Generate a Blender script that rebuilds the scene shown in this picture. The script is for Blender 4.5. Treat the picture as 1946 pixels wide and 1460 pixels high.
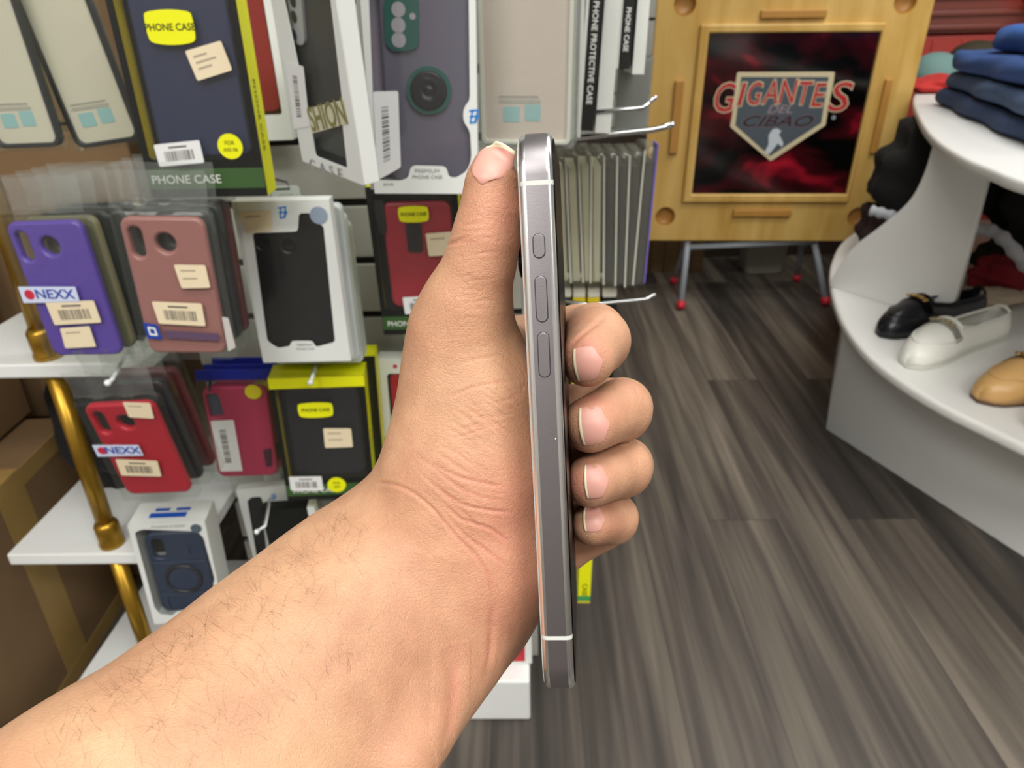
import bpy, bmesh, math, random
import numpy as np
from math import sin, cos, tan, pi, radians, sqrt, atan2
from mathutils import Vector, Matrix, Euler
from mathutils.bvhtree import BVHTree

for o in list(bpy.data.objects):
    bpy.data.objects.remove(o)
scene = bpy.context.scene
C = bpy.data.collections.new('shop'); scene.collection.children.link(C)
random.seed(4)

# ---------------------------------------------------------------- camera
CAM_F = 1380.0                      # focal length in pixels of the 1946x1460 frame
CAM = np.array([0.0, 0.0, 1.0])
PITCH, ROLL, YAW = radians(26.5), radians(1.6), radians(-1.75)
FW = np.array([sin(YAW)*cos(PITCH), cos(YAW)*cos(PITCH), -sin(PITCH)])
_r0 = np.array([cos(YAW), -sin(YAW), 0.0]); _u0 = np.cross(_r0, FW)
RT = cos(ROLL)*_r0 - sin(ROLL)*_u0
UP = sin(ROLL)*_r0 + cos(ROLL)*_u0
def _ray(px, py): return FW + RT*(px-973)/CAM_F - UP*(py-730)/CAM_F
def at_d(px, py, d): return CAM + _ray(px, py)*d
def at_z(px, py, z): r = _ray(px, py); return CAM + r*((z-CAM[2])/r[2])
def at_y(px, py, y): r = _ray(px, py); return CAM + r*((y-CAM[1])/r[1])
cd = bpy.data.cameras.new('camera'); cam = bpy.data.objects.new('camera', cd); C.objects.link(cam)
cam.matrix_world = Matrix(((RT[0], UP[0], -FW[0], CAM[0]), (RT[1], UP[1], -FW[1], CAM[1]), (RT[2], UP[2], -FW[2], CAM[2]), (0, 0, 0, 1)))
cd.sensor_fit = 'HORIZONTAL'; cd.sensor_width = 36.0; cd.lens = 36.0*CAM_F/1946
cd.clip_start = 0.01; cd.clip_end = 60
cd.dof.use_dof = True; cd.dof.focus_distance = 0.20; cd.dof.aperture_fstop = 26.0
scene.camera = cam

# ---------------------------------------------------------------- light
scene.view_settings.view_transform = 'Standard'; scene.view_settings.look = 'None'
scene.view_settings.gamma = 1.0; scene.view_settings.use_curve_mapping = False
scene.view_settings.exposure = 0.0
wd = bpy.data.worlds.new('shop_light'); scene.world = wd; wd.use_nodes = True
wd.node_tree.nodes['Background'].inputs[0].default_value = (0.92, 0.96, 1.0, 1)
wd.node_tree.nodes['Background'].inputs[1].default_value = 0.42

def ceiling_lamp(x, y, sx, sy, power, col=(1.0, 0.98, 0.94)):
    ld = bpy.data.lights.new('ceiling_panel', 'AREA'); ld.shape = 'RECTANGLE'; ld.size = sx; ld.size_y = sy
    ld.energy = power; ld.color = col
    o = bpy.data.objects.new('ceiling_panel', ld); C.objects.link(o); o.location = (x, y, 2.75)
    return o
for lx, ly, pw in ((-0.9, -1.7, 66), (1.1, -1.4, 52), (0.2, -0.3, 26), (1.2, 1.1, 26), (1.3, 2.2, 16), (2.8, 1.6, 20), (2.6, -2.6, 40), (-1.6, -2.9, 22)):
    ceiling_lamp(lx, ly, 1.2, 0.6, pw)

# ---------------------------------------------------------------- materials
def new_mat(name):
    m = bpy.data.materials.new(name); m.use_nodes = True
    return m, m.node_tree, m.node_tree.nodes['Principled BSDF']
def hx(s):
    s = s.lstrip('#'); v = [int(s[i:i+2], 16)/255 for i in (0, 2, 4)]
    return tuple((c/12.92 if c <= .04045 else ((c+.055)/1.055)**2.4) for c in v) + (1,)
_mc = {}
def M(name, col='#808080', rough=0.5, metal=0.0, noise=0.0, nscale=40, bump=0.0, bscale=200, coat=0.0, spec=0.5, sub=0.0):
    if name in _mc: return _mc[name]
    m, nt, b = new_mat(name); N = nt.nodes; L = nt.links
    c = hx(col) if isinstance(col, str) else tuple(col)+(1,)
    b.inputs['Base Color'].default_value = c; b.inputs['Roughness'].default_value = rough
    b.inputs['Metallic'].default_value = metal; b.inputs['Coat Weight'].default_value = coat
    b.inputs['Specular IOR Level'].default_value = spec
    tc = N.new('ShaderNodeTexCoord')
    if noise > 0:
        n = N.new('ShaderNodeTexNoise'); n.inputs['Scale'].default_value = nscale; n.inputs['Detail'].default_value = 5
        r = N.new('ShaderNodeMix'); r.data_type = 'RGBA'
        r.inputs[6].default_value = tuple(x*(1-noise) for x in c[:3])+(1,); r.inputs[7].default_value = tuple(min(1, x*(1+noise)) for x in c[:3])+(1,)
        L.new(tc.outputs['Object'], n.inputs['Vector']); L.new(n.outputs['Fac'], r.inputs[0]); L.new(r.outputs[2], b.inputs['Base Color'])
    if bump > 0:
        n2 = N.new('ShaderNodeTexNoise'); n2.inputs['Scale'].default_value = bscale; n2.inputs['Detail'].default_value = 3
        bp = N.new('ShaderNodeBump'); bp.inputs['Strength'].default_value = bump; bp.inputs['Distance'].default_value = 0.002
        L.new(tc.outputs['Object'], n2.inputs['Vector']); L.new(n2.outputs['Fac'], bp.inputs['Height']); L.new(bp.outputs['Normal'], b.inputs['Normal'])
    _mc[name] = m
    return m
def clear(name, tint='#ffffff', haze=0.06, gloss=0.10, rough=0.08, hazecol='#d8dcd8', crinkle=0.0):
    """thin clear plastic: see-through with a faint haze and a sheen"""
    if name in _mc: return _mc[name]
    m, nt, b = new_mat(name); N = nt.nodes; L = nt.links; N.remove(b)
    out = N['Material Output']
    t = N.new('ShaderNodeBsdfTransparent'); t.inputs[0].default_value = hx(tint)
    d = N.new('ShaderNodeBsdfDiffuse'); d.inputs[0].default_value = hx(hazecol)
    g = N.new('ShaderNodeBsdfGlossy'); g.inputs['Roughness'].default_value = rough
    fr = N.new('ShaderNodeFresnel'); fr.inputs[0].default_value = 1.45
    ma = N.new('ShaderNodeMath'); ma.operation = 'MINIMUM'; ma.inputs[1].default_value = 0.07+gloss*.3
    mx = N.new('ShaderNodeMixShader'); mx.inputs[0].default_value = haze
    m2 = N.new('ShaderNodeMixShader')
    L.new(t.outputs[0], mx.inputs[1]); L.new(d.outputs[0], mx.inputs[2])
    L.new(fr.outputs[0], ma.inputs[0]); L.new(ma.outputs[0], m2.inputs[0]); L.new(mx.outputs[0], m2.inputs[1]); L.new(g.outputs[0], m2.inputs[2])
    L.new(m2.outputs[0], out.inputs[0])
    if crinkle > 0:
        tc = N.new('ShaderNodeTexCoord'); n = N.new('ShaderNodeTexNoise'); n.inputs['Scale'].default_value = 45; n.inputs['Detail'].default_value = 2
        bp = N.new('ShaderNodeBump'); bp.inputs['Strength'].default_value = crinkle; bp.inputs['Distance'].default_value = 0.004
        L.new(tc.outputs['Object'], n.inputs['Vector']); L.new(n.outputs['Fac'], bp.inputs['Height'])
        L.new(bp.outputs['Normal'], g.inputs['Normal']); L.new(bp.outputs['Normal'], fr.inputs['Normal'])
    _mc[name] = m
    return m

# ---------------------------------------------------------------- builders
def tag(o, label=None, cat=None, group=None, kind=None):
    if label: o['label'] = label
    if cat: o['category'] = cat
    if group: o['group'] = group
    if kind: o['kind'] = kind
    return o
def empty(name, loc=(0, 0, 0), rot=(0, 0, 0)):
    o = bpy.data.objects.new(name, None); C.objects.link(o); o.location = loc
    o.rotation_euler = [radians(a) for a in rot]; o.empty_display_size = 0.02
    return o
def link(name, me, mat, parent=None, loc=None, rot=None, smooth=False):
    o = bpy.data.objects.new(name, me); C.objects.link(o)
    if mat is not None:
        for m in (mat if isinstance(mat, (list, tuple)) else [mat]): me.materials.append(m)
    if parent is not None: o.parent = parent
    if loc is not None: o.location = loc
    if rot is not None: o.rotation_euler = [radians(a) for a in rot]
    if smooth:
        for p in me.polygons: p.use_smooth = True
    return o
def mesh(name, bm, mat, parent=None, smooth=False, **k):
    me = bpy.data.meshes.new(name); bm.to_mesh(me); bm.free()
    return link(name, me, mat, parent, smooth=smooth, **k)
def bm_box(bm, x0, x1, y0, y1, z0, z1, bevel=0.0, seg=2):
    v = [bm.verts.new(p) for p in ((x0, y0, z0), (x1, y0, z0), (x1, y1, z0), (x0, y1, z0), (x0, y0, z1), (x1, y0, z1), (x1, y1, z1), (x0, y1, z1))]
    fs = [bm.faces.new([v[i] for i in f]) for f in ((0, 3, 2, 1), (4, 5, 6, 7), (0, 1, 5, 4), (1, 2, 6, 5), (2, 3, 7, 6), (3, 0, 4, 7))]
    if bevel > 0:
        es = list({e for f in fs for e in f.edges})
        bmesh.ops.bevel(bm, geom=es, offset=bevel, segments=seg, affect='EDGES', profile=0.5)
def box(name, x0, x1, y0, y1, z0, z1, mat, parent=None, bevel=0.0, **k):
    bm = bmesh.new(); bm_box(bm, x0, x1, y0, y1, z0, z1, bevel)
    return mesh(name, bm, mat, parent, **k)
def bm_tube(bm, pts, radii, n=12, caps=True):
    pts = [Vector(p) for p in pts]
    if not hasattr(radii, '__len__'): radii = [radii]*len(pts)
    rings = []; prev = None
    for i, p in enumerate(pts):
        d = (pts[min(i+1, len(pts)-1)]-pts[max(i-1, 0)]).normalized()
        if prev is None:
            a = d.orthogonal().normalized()
        else:
            a = (prev - d*prev.dot(d)).normalized()
        prev = a; b = d.cross(a)
        rings.append([bm.verts.new(p+(a*cos(2*pi*k/n)+b*sin(2*pi*k/n))*radii[i]) for k in range(n)])
    for r0, r1 in zip(rings, rings[1:]):
        for k in range(n): bm.faces.new((r0[k], r0[(k+1) % n], r1[(k+1) % n], r1[k]))
    if caps:
        bm.faces.new(rings[0][::-1]); bm.faces.new(rings[-1])
def tube(name, pts, radii, mat, parent=None, n=12, **k):
    bm = bmesh.new(); bm_tube(bm, pts, radii, n)
    return mesh(name, bm, mat, parent, smooth=True, **k)
def bm_lathe(bm, prof, n=24, cx=0, cy=0, cz=0, cap0=True):
    rings = [[bm.verts.new((cx+r*cos(2*pi*k/n), cy+r*sin(2*pi*k/n), cz+z)) for k in range(n)] for r, z in prof]
    for r0, r1 in zip(rings, rings[1:]):
        for k in range(n): bm.faces.new((r0[k], r0[(k+1) % n], r1[(k+1) % n], r1[k]))
    if cap0: bm.faces.new(rings[0][::-1])
    bm.faces.new(rings[-1])

def rrect(x0, z0, x1, z1, r, n=6):
    """rounded rectangle outline (counter-clockwise) in the x,z plane; r may be four radii bl br tr tl"""
    rr = r if hasattr(r, '__len__') else (r,)*4
    out = []
    for (cx, cz, rad, a0) in ((x0+rr[0], z0+rr[0], rr[0], pi), (x1-rr[1], z0+rr[1], rr[1], 1.5*pi), (x1-rr[2], z1-rr[2], rr[2], 0), (x0+rr[3], z1-rr[3], rr[3], .5*pi)):
        if rad < 1e-6: out.append((cx, cz)); continue
        for k in range(n+1):
            a = a0 + k*pi/2/n; out.append((cx+rad*cos(a), cz+rad*sin(a)))
    return out
def circ(cx, cz, r, n=24, ry=None):
    return [(cx+r*cos(2*pi*k/n), cz+(ry or r)*sin(2*pi*k/n)) for k in range(n)]
def smooth_closed(pts, n=6):
    """closed Catmull-Rom through the points"""
    out = []; N = len(pts)
    for i in range(N):
        p0, p1, p2, p3 = (np.array(pts[(i+j-1) % N], float) for j in range(4))
        for k in range(n):
            t = k/n
            out.append(tuple(.5*((2*p1)+(-p0+p2)*t+(2*p0-5*p1+4*p2-p3)*t*t+(-p0+3*p1-3*p2+p3)*t**3)))
    return out
def smooth_open(pts, n=6):
    pts = [np.array(p, float) for p in pts]; out = []
    for i in range(len(pts)-1):
        p0, p1, p2, p3 = pts[max(i-1, 0)], pts[i], pts[i+1], pts[min(i+2, len(pts)-1)]
        for k in range(n):
            t = k/n
            out.append(.5*((2*p1)+(-p0+p2)*t+(2*p0-5*p1+4*p2-p3)*t*t+(-p0+3*p1-3*p2+p3)*t**3))
    out.append(pts[-1])
    return out
def plate_mesh(outlines, y0, y1, round_=0.0, flat='XZ'):
    """solid plate in the x,z plane from outlines (first outer, rest holes), y0 front .. y1 back"""
    cu = bpy.data.curves.new('tmp', 'CURVE'); cu.dimensions = '2D'; cu.fill_mode = 'BOTH'
    cu.extrude = max((y1-y0)/2-round_, 1e-5); cu.bevel_depth = round_; cu.bevel_resolution = 2
    if round_ > 0: cu.offset = -round_
    for ol in outlines:
        sp = cu.splines.new('POLY'); sp.points.add(len(ol)-1); sp.use_cyclic_u = True
        for i, (x, z) in enumerate(ol): sp.points[i].co = (x, z, 0, 1)
    ob = bpy.data.objects.new('tmp', cu); C.objects.link(ob)
    dg = bpy.context.evaluated_depsgraph_get()
    me = bpy.data.meshes.new_from_object(ob.evaluated_get(dg))
    bpy.data.objects.remove(ob); bpy.data.curves.remove(cu)
    if flat == 'XZ': me.transform(Matrix(((1, 0, 0, 0), (0, 0, -1, (y0+y1)/2), (0, 1, 0, 0), (0, 0, 0, 1))))
    else: me.transform(Matrix.Translation((0, 0, (y0+y1)/2)))
    return me
def plate(name, outlines, y0, y1, mat, parent=None, round_=0.0, flat='XZ', smooth=False, **k):
    return link(name, plate_mesh(outlines, y0, y1, round_, flat), mat, parent, smooth=smooth, **k)
def text(name, s, size, mat, parent, loc, rot=(90, 0, 0), extrude=0.00008, sx=1.0, bold=0.0, shear=0.0, align='CENTER'):
    cu = bpy.data.curves.new('tmp', 'FONT'); cu.body = s; cu.size = size; cu.extrude = extrude; cu.offset = bold
    cu.align_x = align; cu.align_y = 'CENTER'; cu.shear = shear; cu.resolution_u = 3
    ob = bpy.data.objects.new('tmp', cu); C.objects.link(ob)
    dg = bpy.context.evaluated_depsgraph_get()
    me = bpy.data.meshes.new_from_object(ob.evaluated_get(dg))
    bpy.data.objects.remove(ob); bpy.data.curves.remove(cu)
    me.transform(Matrix.Diagonal((sx, 1, 1, 1)))
    o = link(name, me, mat, parent, loc=loc); o.rotation_euler = [radians(a) for a in rot]
    return o
def copy_tree(o, parent=None):
    c = o.copy(); C.objects.link(c)
    if parent is not None: c.parent = parent
    for ch in o.children: copy_tree(ch, c)
    return c

# ================================================================ the shop itself
def floor_mat():
    m, nt, b = new_mat('floor_planks'); N = nt.nodes; L = nt.links
    def math_(op, a, b_=None, c=None):
        n = N.new('ShaderNodeMath'); n.operation = op
        for i, v in enumerate((a, b_, c)):
            if v is None: continue
            if isinstance(v, (int, float)): n.inputs[i].default_value = v
            else: L.new(v, n.inputs[i])
        return n.outputs[0]
    tc = N.new('ShaderNodeTexCoord'); sp = N.new('ShaderNodeSeparateXYZ'); L.new(tc.outputs['Object'], sp.inputs[0])
    xr = math_('DIVIDE', math_('SUBTRACT', sp.outputs[0], 0.386), 0.1525); row = math_('FLOOR', xr)
    odd = math_('FLOORED_MODULO', row, 2.0)
    yy = math_('DIVIDE', math_('SUBTRACT', math_('SUBTRACT', sp.outputs[1], 1.314), math_('MULTIPLY', odd, 0.696)), 1.62)
    col = math_('FLOOR', yy)
    cb = N.new('ShaderNodeCombineXYZ'); L.new(row, cb.inputs[0]); L.new(col, cb.inputs[1])
    wn = N.new('ShaderNodeTexWhiteNoise'); wn.noise_dimensions = '2D'; L.new(cb.outputs[0], wn.inputs['Vector'])
    # grain: long streaks, shifted per plank
    off = N.new('ShaderNodeVectorMath'); off.operation = 'MULTIPLY_ADD'; off.inputs[1].default_value = (7, 9, 3)
    L.new(wn.outputs['Color'], off.inputs[0]); L.new(tc.outputs['Object'], off.inputs[2])
    def grain(sx, sy, det, dist):
        mp = N.new('ShaderNodeMapping'); mp.inputs['Scale'].default_value = (sx, sy, 1); L.new(off.outputs[0], mp.inputs['Vector'])
        n = N.new('ShaderNodeTexNoise'); n.inputs['Scale'].default_value = 1; n.inputs['Detail'].default_value = det; n.inputs['Distortion'].default_value = dist
        L.new(mp.outputs[0], n.inputs['Vector']); return n.outputs['Fac']
    g1 = grain(24, 1.1, 2.5, .5); g2 = grain(110, 3, 3, .2); g3 = grain(8, .8, 2, .8)
    s = math_('ADD', math_('MULTIPLY', g1, .62), math_('ADD', math_('MULTIPLY', g2, .2), math_('MULTIPLY', g3, .34)))
    s = math_('ADD', s, math_('MULTIPLY', math_('SUBTRACT', wn.outputs['Value'], .5), .26))
    r = N.new('ShaderNodeValToRGB'); e = r.color_ramp.elements
    e[0].position = .40; e[0].color = hx('#27231f'); e[1].position = .84; e[1].color = hx('#7f7669')
    for p, c in ((.52, '#3b3531'), (.61, '#4f4841'), (.71, '#635b51')):
        q = e.new(p); q.color = hx(c)
    L.new(s, r.inputs[0])
    # thin dark joints
    fx = math_('FRACT', xr); ex = math_('LESS_THAN', math_('MINIMUM', fx, math_('SUBTRACT', 1.0, fx)), .008)
    fy = math_('FRACT', yy); ey = math_('LESS_THAN', math_('MINIMUM', fy, math_('SUBTRACT', 1.0, fy)), .0012)
    jn = math_('MULTIPLY', math_('MAXIMUM', ex, ey), .45)
    mx = N.new('ShaderNodeMix'); mx.data_type = 'RGBA'; L.new(jn, mx.inputs[0]); L.new(r.outputs[0], mx.inputs[6]); mx.inputs[7].default_value = hx('#24201e')
    L.new(mx.outputs[2], b.inputs['Base Color']); b.inputs['Roughness'].default_value = .52
    bp = N.new('ShaderNodeBump'); bp.inputs['Strength'].default_value = .15; bp.inputs['Distance'].default_value = .001; L.new(g2, bp.inputs['Height']); L.new(bp.outputs[0], b.inputs['Normal'])
    return m
tag(box('floor', -2.2, 4.2, -4.2, 5.6, -0.02, 0, floor_mat()), kind='structure')
WALLP = M('wall_paint', '#b8b2ac', .8)
tag(box('wall_back', -2.2, 4.2, 5.6, 5.7, 0, 2.9, M('wall_dark', '#4a4038', .8)), kind='structure')
tag(box('wall_left', -2.3, -2.2, -4.3, 5.7, 0, 2.9, WALLP), kind='structure')
tag(box('wall_right', 4.2, 4.3, -4.3, 5.7, 0, 2.9, WALLP), kind='structure')
tag(box('wall_front', -2.2, 4.2, -4.3, -4.2, 0, 2.9, WALLP), kind='structure')
tag(box('ceiling', -2.3, 4.3, -4.3, 5.7, 2.9, 3.0, M('ceiling_tile', '#d9d8d2', .9)), kind='structure')

# ---- slatwall fixture carrying the phone cases
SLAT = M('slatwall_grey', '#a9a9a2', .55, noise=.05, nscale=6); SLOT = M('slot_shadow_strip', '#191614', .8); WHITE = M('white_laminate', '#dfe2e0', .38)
def slat_panel(name, x0, x1, y, z0, z1, zs, root, side=False, th=0.018):
    """board with grooves: a backing and raised boards between real slots"""
    g = 0.010; bm = bmesh.new(); bs = bmesh.new()
    edges = [z0]+[z for z in zs if z0 < z < z1]+[z1]
    for a, b in zip(edges, edges[1:]):
        bm_box(bm, x0, x1, y, y+th*.5, a+(g/2 if a != z0 else 0), b-(g/2 if b != z1 else 0), .0012, 1)
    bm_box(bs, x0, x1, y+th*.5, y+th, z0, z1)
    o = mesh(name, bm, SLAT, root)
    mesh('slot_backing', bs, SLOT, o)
    return o
ZS = [.186+.0765*k for k in range(-2, 26)]
gon = empty('slatwall_display', (0, 0, 0)); tag(gon, 'grey slatwall display stand hung full of phone cases, on a low white base', 'display stand')
slat_panel('front_panel', -.47, -.012, .93, .09, 1.75, ZS, gon)
box('side_panel', -.012, .004, .93, 1.55, .0, 1.75, SLAT, gon, bevel=.002)
box('back_frame', -.47, -.012, 1.2, 1.22, 0, 1.75, SLAT, gon)
box('base_deck', -.46, -.010, .80, 1.18, 0, .085, WHITE, gon, bevel=.003)
# ---- far slatwall behind the table
far = empty('far_slatwall', (0, 0, 0)); tag(far, 'grey slatwall further back, glimpsed between phone case spines and wooden table', 'wall panel')
slat_panel('front_panel', .12, 1.5, 3.3, .55, 2.2, [1.0-.004+.139*k for k in range(-3, 9)], far)
box('base_cabinet', .12, 1.5, 3.3, 3.6, 0, .55, M('cabinet_brown', '#3c3026', .6), far)

# ---- white corner shelves on brass posts
shl = empty('corner_shelf_unit', (-.73, .78, 0)); tag(shl, 'white tiered shelf unit held by a gilt round post, left of the phone cases', 'shelves')
PV = lambda x, y, z: (x+.73, y-.78, z)
BRASS = M('gilt_metal', '#a8822c', .34, .85, noise=.18, nscale=30)
for z in (.646, .358, .078):
    box('shelf', 0, .262, 0, .32, z-.018, z, WHITE, shl, bevel=.002)
xs, ys = .138, .022
for z0, z1 in ((.664, 1.0), (.376, .628), (.096, .340), (.0, .060)):
    tube('gilt_post', [(xs, ys, z0-.018), (xs, ys, z1)], .0115, BRASS, shl, 20)
for z in (.646, .358, .078):
    bm = bmesh.new(); bm_lathe(bm, [(.0165, 0), (.0165, .006), (.0150, .009), (.0160, .020), (.0160, .034), (.0125, .040)], 24, xs, ys, z)
    mesh('post_collar', bm, BRASS, shl, smooth=True)

# ---- brown cardboard cartons beside and under the shelves
CARD = M('cardboard', '#7d6344', .8, noise=.16, nscale=9, bump=.1, bscale=40); TAPE = M('packing_tape', '#a5874f', .35, noise=.1)
INKB = M('black_marker', '#14110f', .7)
def cardboard(loc, size, rot, label, tape=True, mark=False):
    r = empty('cardboard_box', loc, rot); tag(r, label, 'cardboard box', 'cardboard cartons by the shelves')
    sx, sy, sz = size
    b = box('carton', 0, sx, 0, sy, 0, sz, CARD, r, bevel=.004)
    if tape:
        box('tape_strip', sx-.0008, sx+.0006, sy*.42, sy*.58, 0, sz, TAPE, r)
        box('tape_strip', 0, sx, sy*.42, sy*.58, sz-.0006, sz+.0008, TAPE, r)
        for z in (0.0, sz-.03): box('tape_strip', sx-.0008, sx+.0009, -.0006, sy, z, z+.03, TAPE, r)
        box('tape_strip', sx-.035, sx+.0008, -.0008, .0006, 0, sz, TAPE, r)
    if mark:
        bm = bmesh.new()
        for pts in ([(.30, .30), (.26, .24), (.30, .20), (.27, .14)], [(.26, .24), (.23, .27)], [(.30, .2), (.34, .23), (.36, .19)]):
            bm_tube(bm, [(sx+.0005, sy-a, b_) for a, b_ in pts], .006, 6)
        bm.transform(Matrix.Translation((sx, 0, 0)) @ Matrix.Diagonal((.1, 1, 1, 1)) @ Matrix.Translation((-sx, 0, 0)))
        mesh('marker_scrawl', bm, INKB, r)
    return r
cardboard((-1.16, .675, .0), (.38, .40, .40), (0, 0, 4), 'brown cardboard box on the floor left of the lowest white shelf, edges taped', mark=False)
cardboard((-1.26, 1.13, .0), (.52, .38, .36), (0, 0, 2), 'brown cardboard box with black scrawl, behind the lowest white shelf', False, True)
cardboard((-1.24, .69, .405), (.38, .40, .32), (0, 0, 3), 'brown cardboard box stacked on another, left of the middle white shelf', False)
cardboard((-1.28, 1.16, .366), (.66, .36, .50), (0, 0, 0), 'large dim cardboard box at the back behind the gilt post', False)
cardboard((-1.50, 1.24, .870), (.90, .34, .40), (0, 0, 0), 'dim cardboard box at the back, glimpsed under the beige phone cases', False)
# dark cloth bag on the middle shelf
bm = bmesh.new(); bmesh.ops.create_icosphere(bm, subdivisions=4, radius=1)
for v in bm.verts:
    p = v.co; n = .10*sin(5*p.x+3*p.z)+.07*sin(7*p.y-4*p.z)+.05*sin(11*p.z+2*p.x)
    v.co = Vector((p.x*.078*(1+n), p.y*.10*(1+n), max(-.098, p.z*.145*(1+n)+.03)))
tag(mesh('cloth_bag', bm, M('black_cloth', '#0b0a0b', .9, bump=.3, bscale=90), smooth=True, loc=(-.640, .985, .457)), 'crumpled black cloth bag lying on the middle white shelf behind the post', 'bag')
# small piece of white box in the lower left
b = empty('white_storage_box', (-1.0, .50, 0), (0, 0, 12)); tag(b, 'white box at the bottom left corner of the picture beside the forearm', 'box')
box('box_body', 0, .40, 0, .13, 0, .1, M('white_card', '#e2e6e8', .5), b, bevel=.003); box('box_lid', -.003, .403, -.003, .133, .1, .125, M('white_card', '#e2e6e8', .5), b, bevel=.003)

# ================================================================ hanging phone case packages
FILM = clear('window_film', '#fdfdfd', .010, -.14, .08, crinkle=.03)
PVC = clear('clear_pvc', '#f8faf8', .02, -.1, .10, '#cfd3cc', crinkle=.25)
POLY = clear('clear_bag', '#f4f6f5', .11, .12, .14, '#cfd3d0', crinkle=.6)
STICK = M('cream_sticker', '#e2d3b3', .6, noise=.03); STICKW = M('white_sticker', '#dfe1e1', .55)
BAR = M('barcode_ink', '#55514c', .6); BARL = M('faint_print', '#a79a85', .6); GREYP = M('grey_print', '#8d9090', .6)
YEL = M('bright_yellow_print', '#e6e80a', .45); YELD = M('yellow_card', '#d8c21c', .5); BLK = M('black_card', '#121513', .42); WCARD = M('white_carton_card', '#dde1de', .5); GREEN = M('green_band', '#36562b', .5)
INK = M('black_ink', '#16160f', .5); WINK = M('white_ink', '#e6e8e4', .5); BLUE = M('blue_logo_ink', '#2f86d6', .5); NAVY = M('navy_card', '#15206e', .5)
DARKIN = M('dark_inner_card', '#1b1d1f', .7)
def L2(root, px, py, y=0.0):
    """a sight line met with the package's own front plane, in the package's own coordinates"""
    bpy.context.view_layer.update()
    Mi = Matrix.LocRotScale(root.location, root.rotation_euler, None).inverted()
    a = Mi @ Vector(CAM); d = (Mi.to_3x3() @ Vector(_ray(px, py)))
    t = (y-a.y)/d.y; p = a+d*t
    return (p.x, p.z)
def PL(root, pts, y=0.0): return [L2(root, *p, y) for p in pts]
def round_poly(pts, r, n=4):
    out = []; N_ = len(pts)
    for i in range(N_):
        p0, p1, p2 = (Vector(pts[(i+j-1) % N_]) for j in range(3))
        a = (p0-p1); b = (p2-p1); rr = min(r, a.length*.45, b.length*.45); a.normalize(); b.normalize()
        s, e = p1+a*rr, p1+b*rr
        for k in range(n+1):
            t = k/n; q = s*(1-t)**2+p1*2*t*(1-t)+e*t*t; out.append((q.x, q.y))
    return out
def shrink(pts, f):
    c = np.mean(pts, 0); return [tuple(c+(np.array(p)-c)*f) for p in pts]
def sticker(root, quad, kind='cream', y=-.0006, bars=0, lines=0, vert=False, name=None, radius=.0018, mat=None, round_y=None):
    """quad: tl tr br bl in the package's plane"""
    q = [Vector(p) for p in quad]
    m = mat or (STICK if kind == 'cream' else STICKW)
    o = plate(name or ('barcode_label' if bars else 'price_label'), [round_poly([tuple(p) for p in q], radius)], y-.0002, y, m, root)
    def uv(u, v):
        a = q[0].lerp(q[1], u); b = q[3].lerp(q[2], u); return a.lerp(b, v)
    bm = bmesh.new(); rnd = random.Random(int(quad[0][0]*1e5))
    def cell(u0, u1, v0, v1):
        vs = [bm.verts.new((p.x, y-.00027, p.y)) for p in (uv(u0, v0), uv(u0, v1), uv(u1, v1), uv(u1, v0))]; bm.faces.new(vs)
    if bars:
        u = .18
        while u < .82:
            w = rnd.choice((.010, .016, .026))
            if vert: cell(.30, .58, u, u+w)
            else: cell(u, u+w, .36, .80)
            u += w+rnd.choice((.010, .016, .022))
        if not vert: cell(.3, .7, .16, .24)
    for k in range(lines):
        v = .22+.5*k/max(1, lines-.5); cell(.15, .15+rnd.uniform(.35, .65), v, v+.07)
    if len(bm.verts): mesh('barcode' if bars else 'small_print', bm, BAR if bars else BARL, o)
    else: bm.free()
    return o
def shell(root, w, h, t, mat, name='carton_shell', wall=.0006, y0=.0005):
    bm = bmesh.new()
    bm_box(bm, -w/2, -w/2+wall, y0, t, 0, h); bm_box(bm, w/2-wall, w/2, y0, t, 0, h)
    bm_box(bm, -w/2, w/2, y0, t, 0, wall); bm_box(bm, -w/2, w/2, y0, t, h-wall, h); bm_box(bm, -w/2, w/2, t-wall, t, 0, h)
    return mesh(name, bm, mat, root)
def case_plate(root, x0, x1, z0, z1, y0, y1, mat, holes=(), r=.011, round_=.0025, name='phone_case'):
    return plate(name, [rrect(x0, z0, x1, z1, r, 6)]+list(holes), y0, y1, mat, root, round_=round_, smooth=False)
def hang_tab(root, w, h, mat, t=.0006, y=.0, width=.03, hgt=.022):
    hole = rrect(-.0085, h+.008, .0085, h+.013, .0025, 3)
    return plate('hang_tab', [rrect(-width/2, h-.001, width/2, h+hgt, .004, 4), hole], y, y+t, mat, root)
def logo_ds(root, x, z, s, y=-.0009, parent=None):
    """blue slanted two-letter mark of crossing strokes"""
    bm = bmesh.new()
    def stroke(x0, z0, x1, z1, w):
        d = Vector((x1-x0, 0, z1-z0)).normalized(); n = Vector((-d.z, 0, d.x))*w/2; a = Vector((x0, 0, z0)); b = Vector((x1, 0, z1))
        vs = [bm.verts.new(p) for p in (a-n, b-n, b+n, a+n)]; bm.faces.new(vs)
    for st in ((-.42, .42, .42, .5, .13), (-.34, -.45, -.12, .48, .16), (.1, -.3, .36, .48, .15), (-.4, .02, .46, .08, .12), (-.36, -.44, .22, -.36, .13), (.05, -.36, .4, .02, .13)):
        stroke(*st)
    bm.transform(Matrix.Translation((x, y, z)) @ Matrix.Diagonal((s, 1, s*1.15, 1)))
    return mesh('blue_logo', bm, BLUE, parent or root)
def pack(name, label, cat, loc, rot, group=None):
    r = empty(name, loc, rot); tag(r, label, cat, group); return r
GW = 'boxed phone cases on the slatwall'

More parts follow.
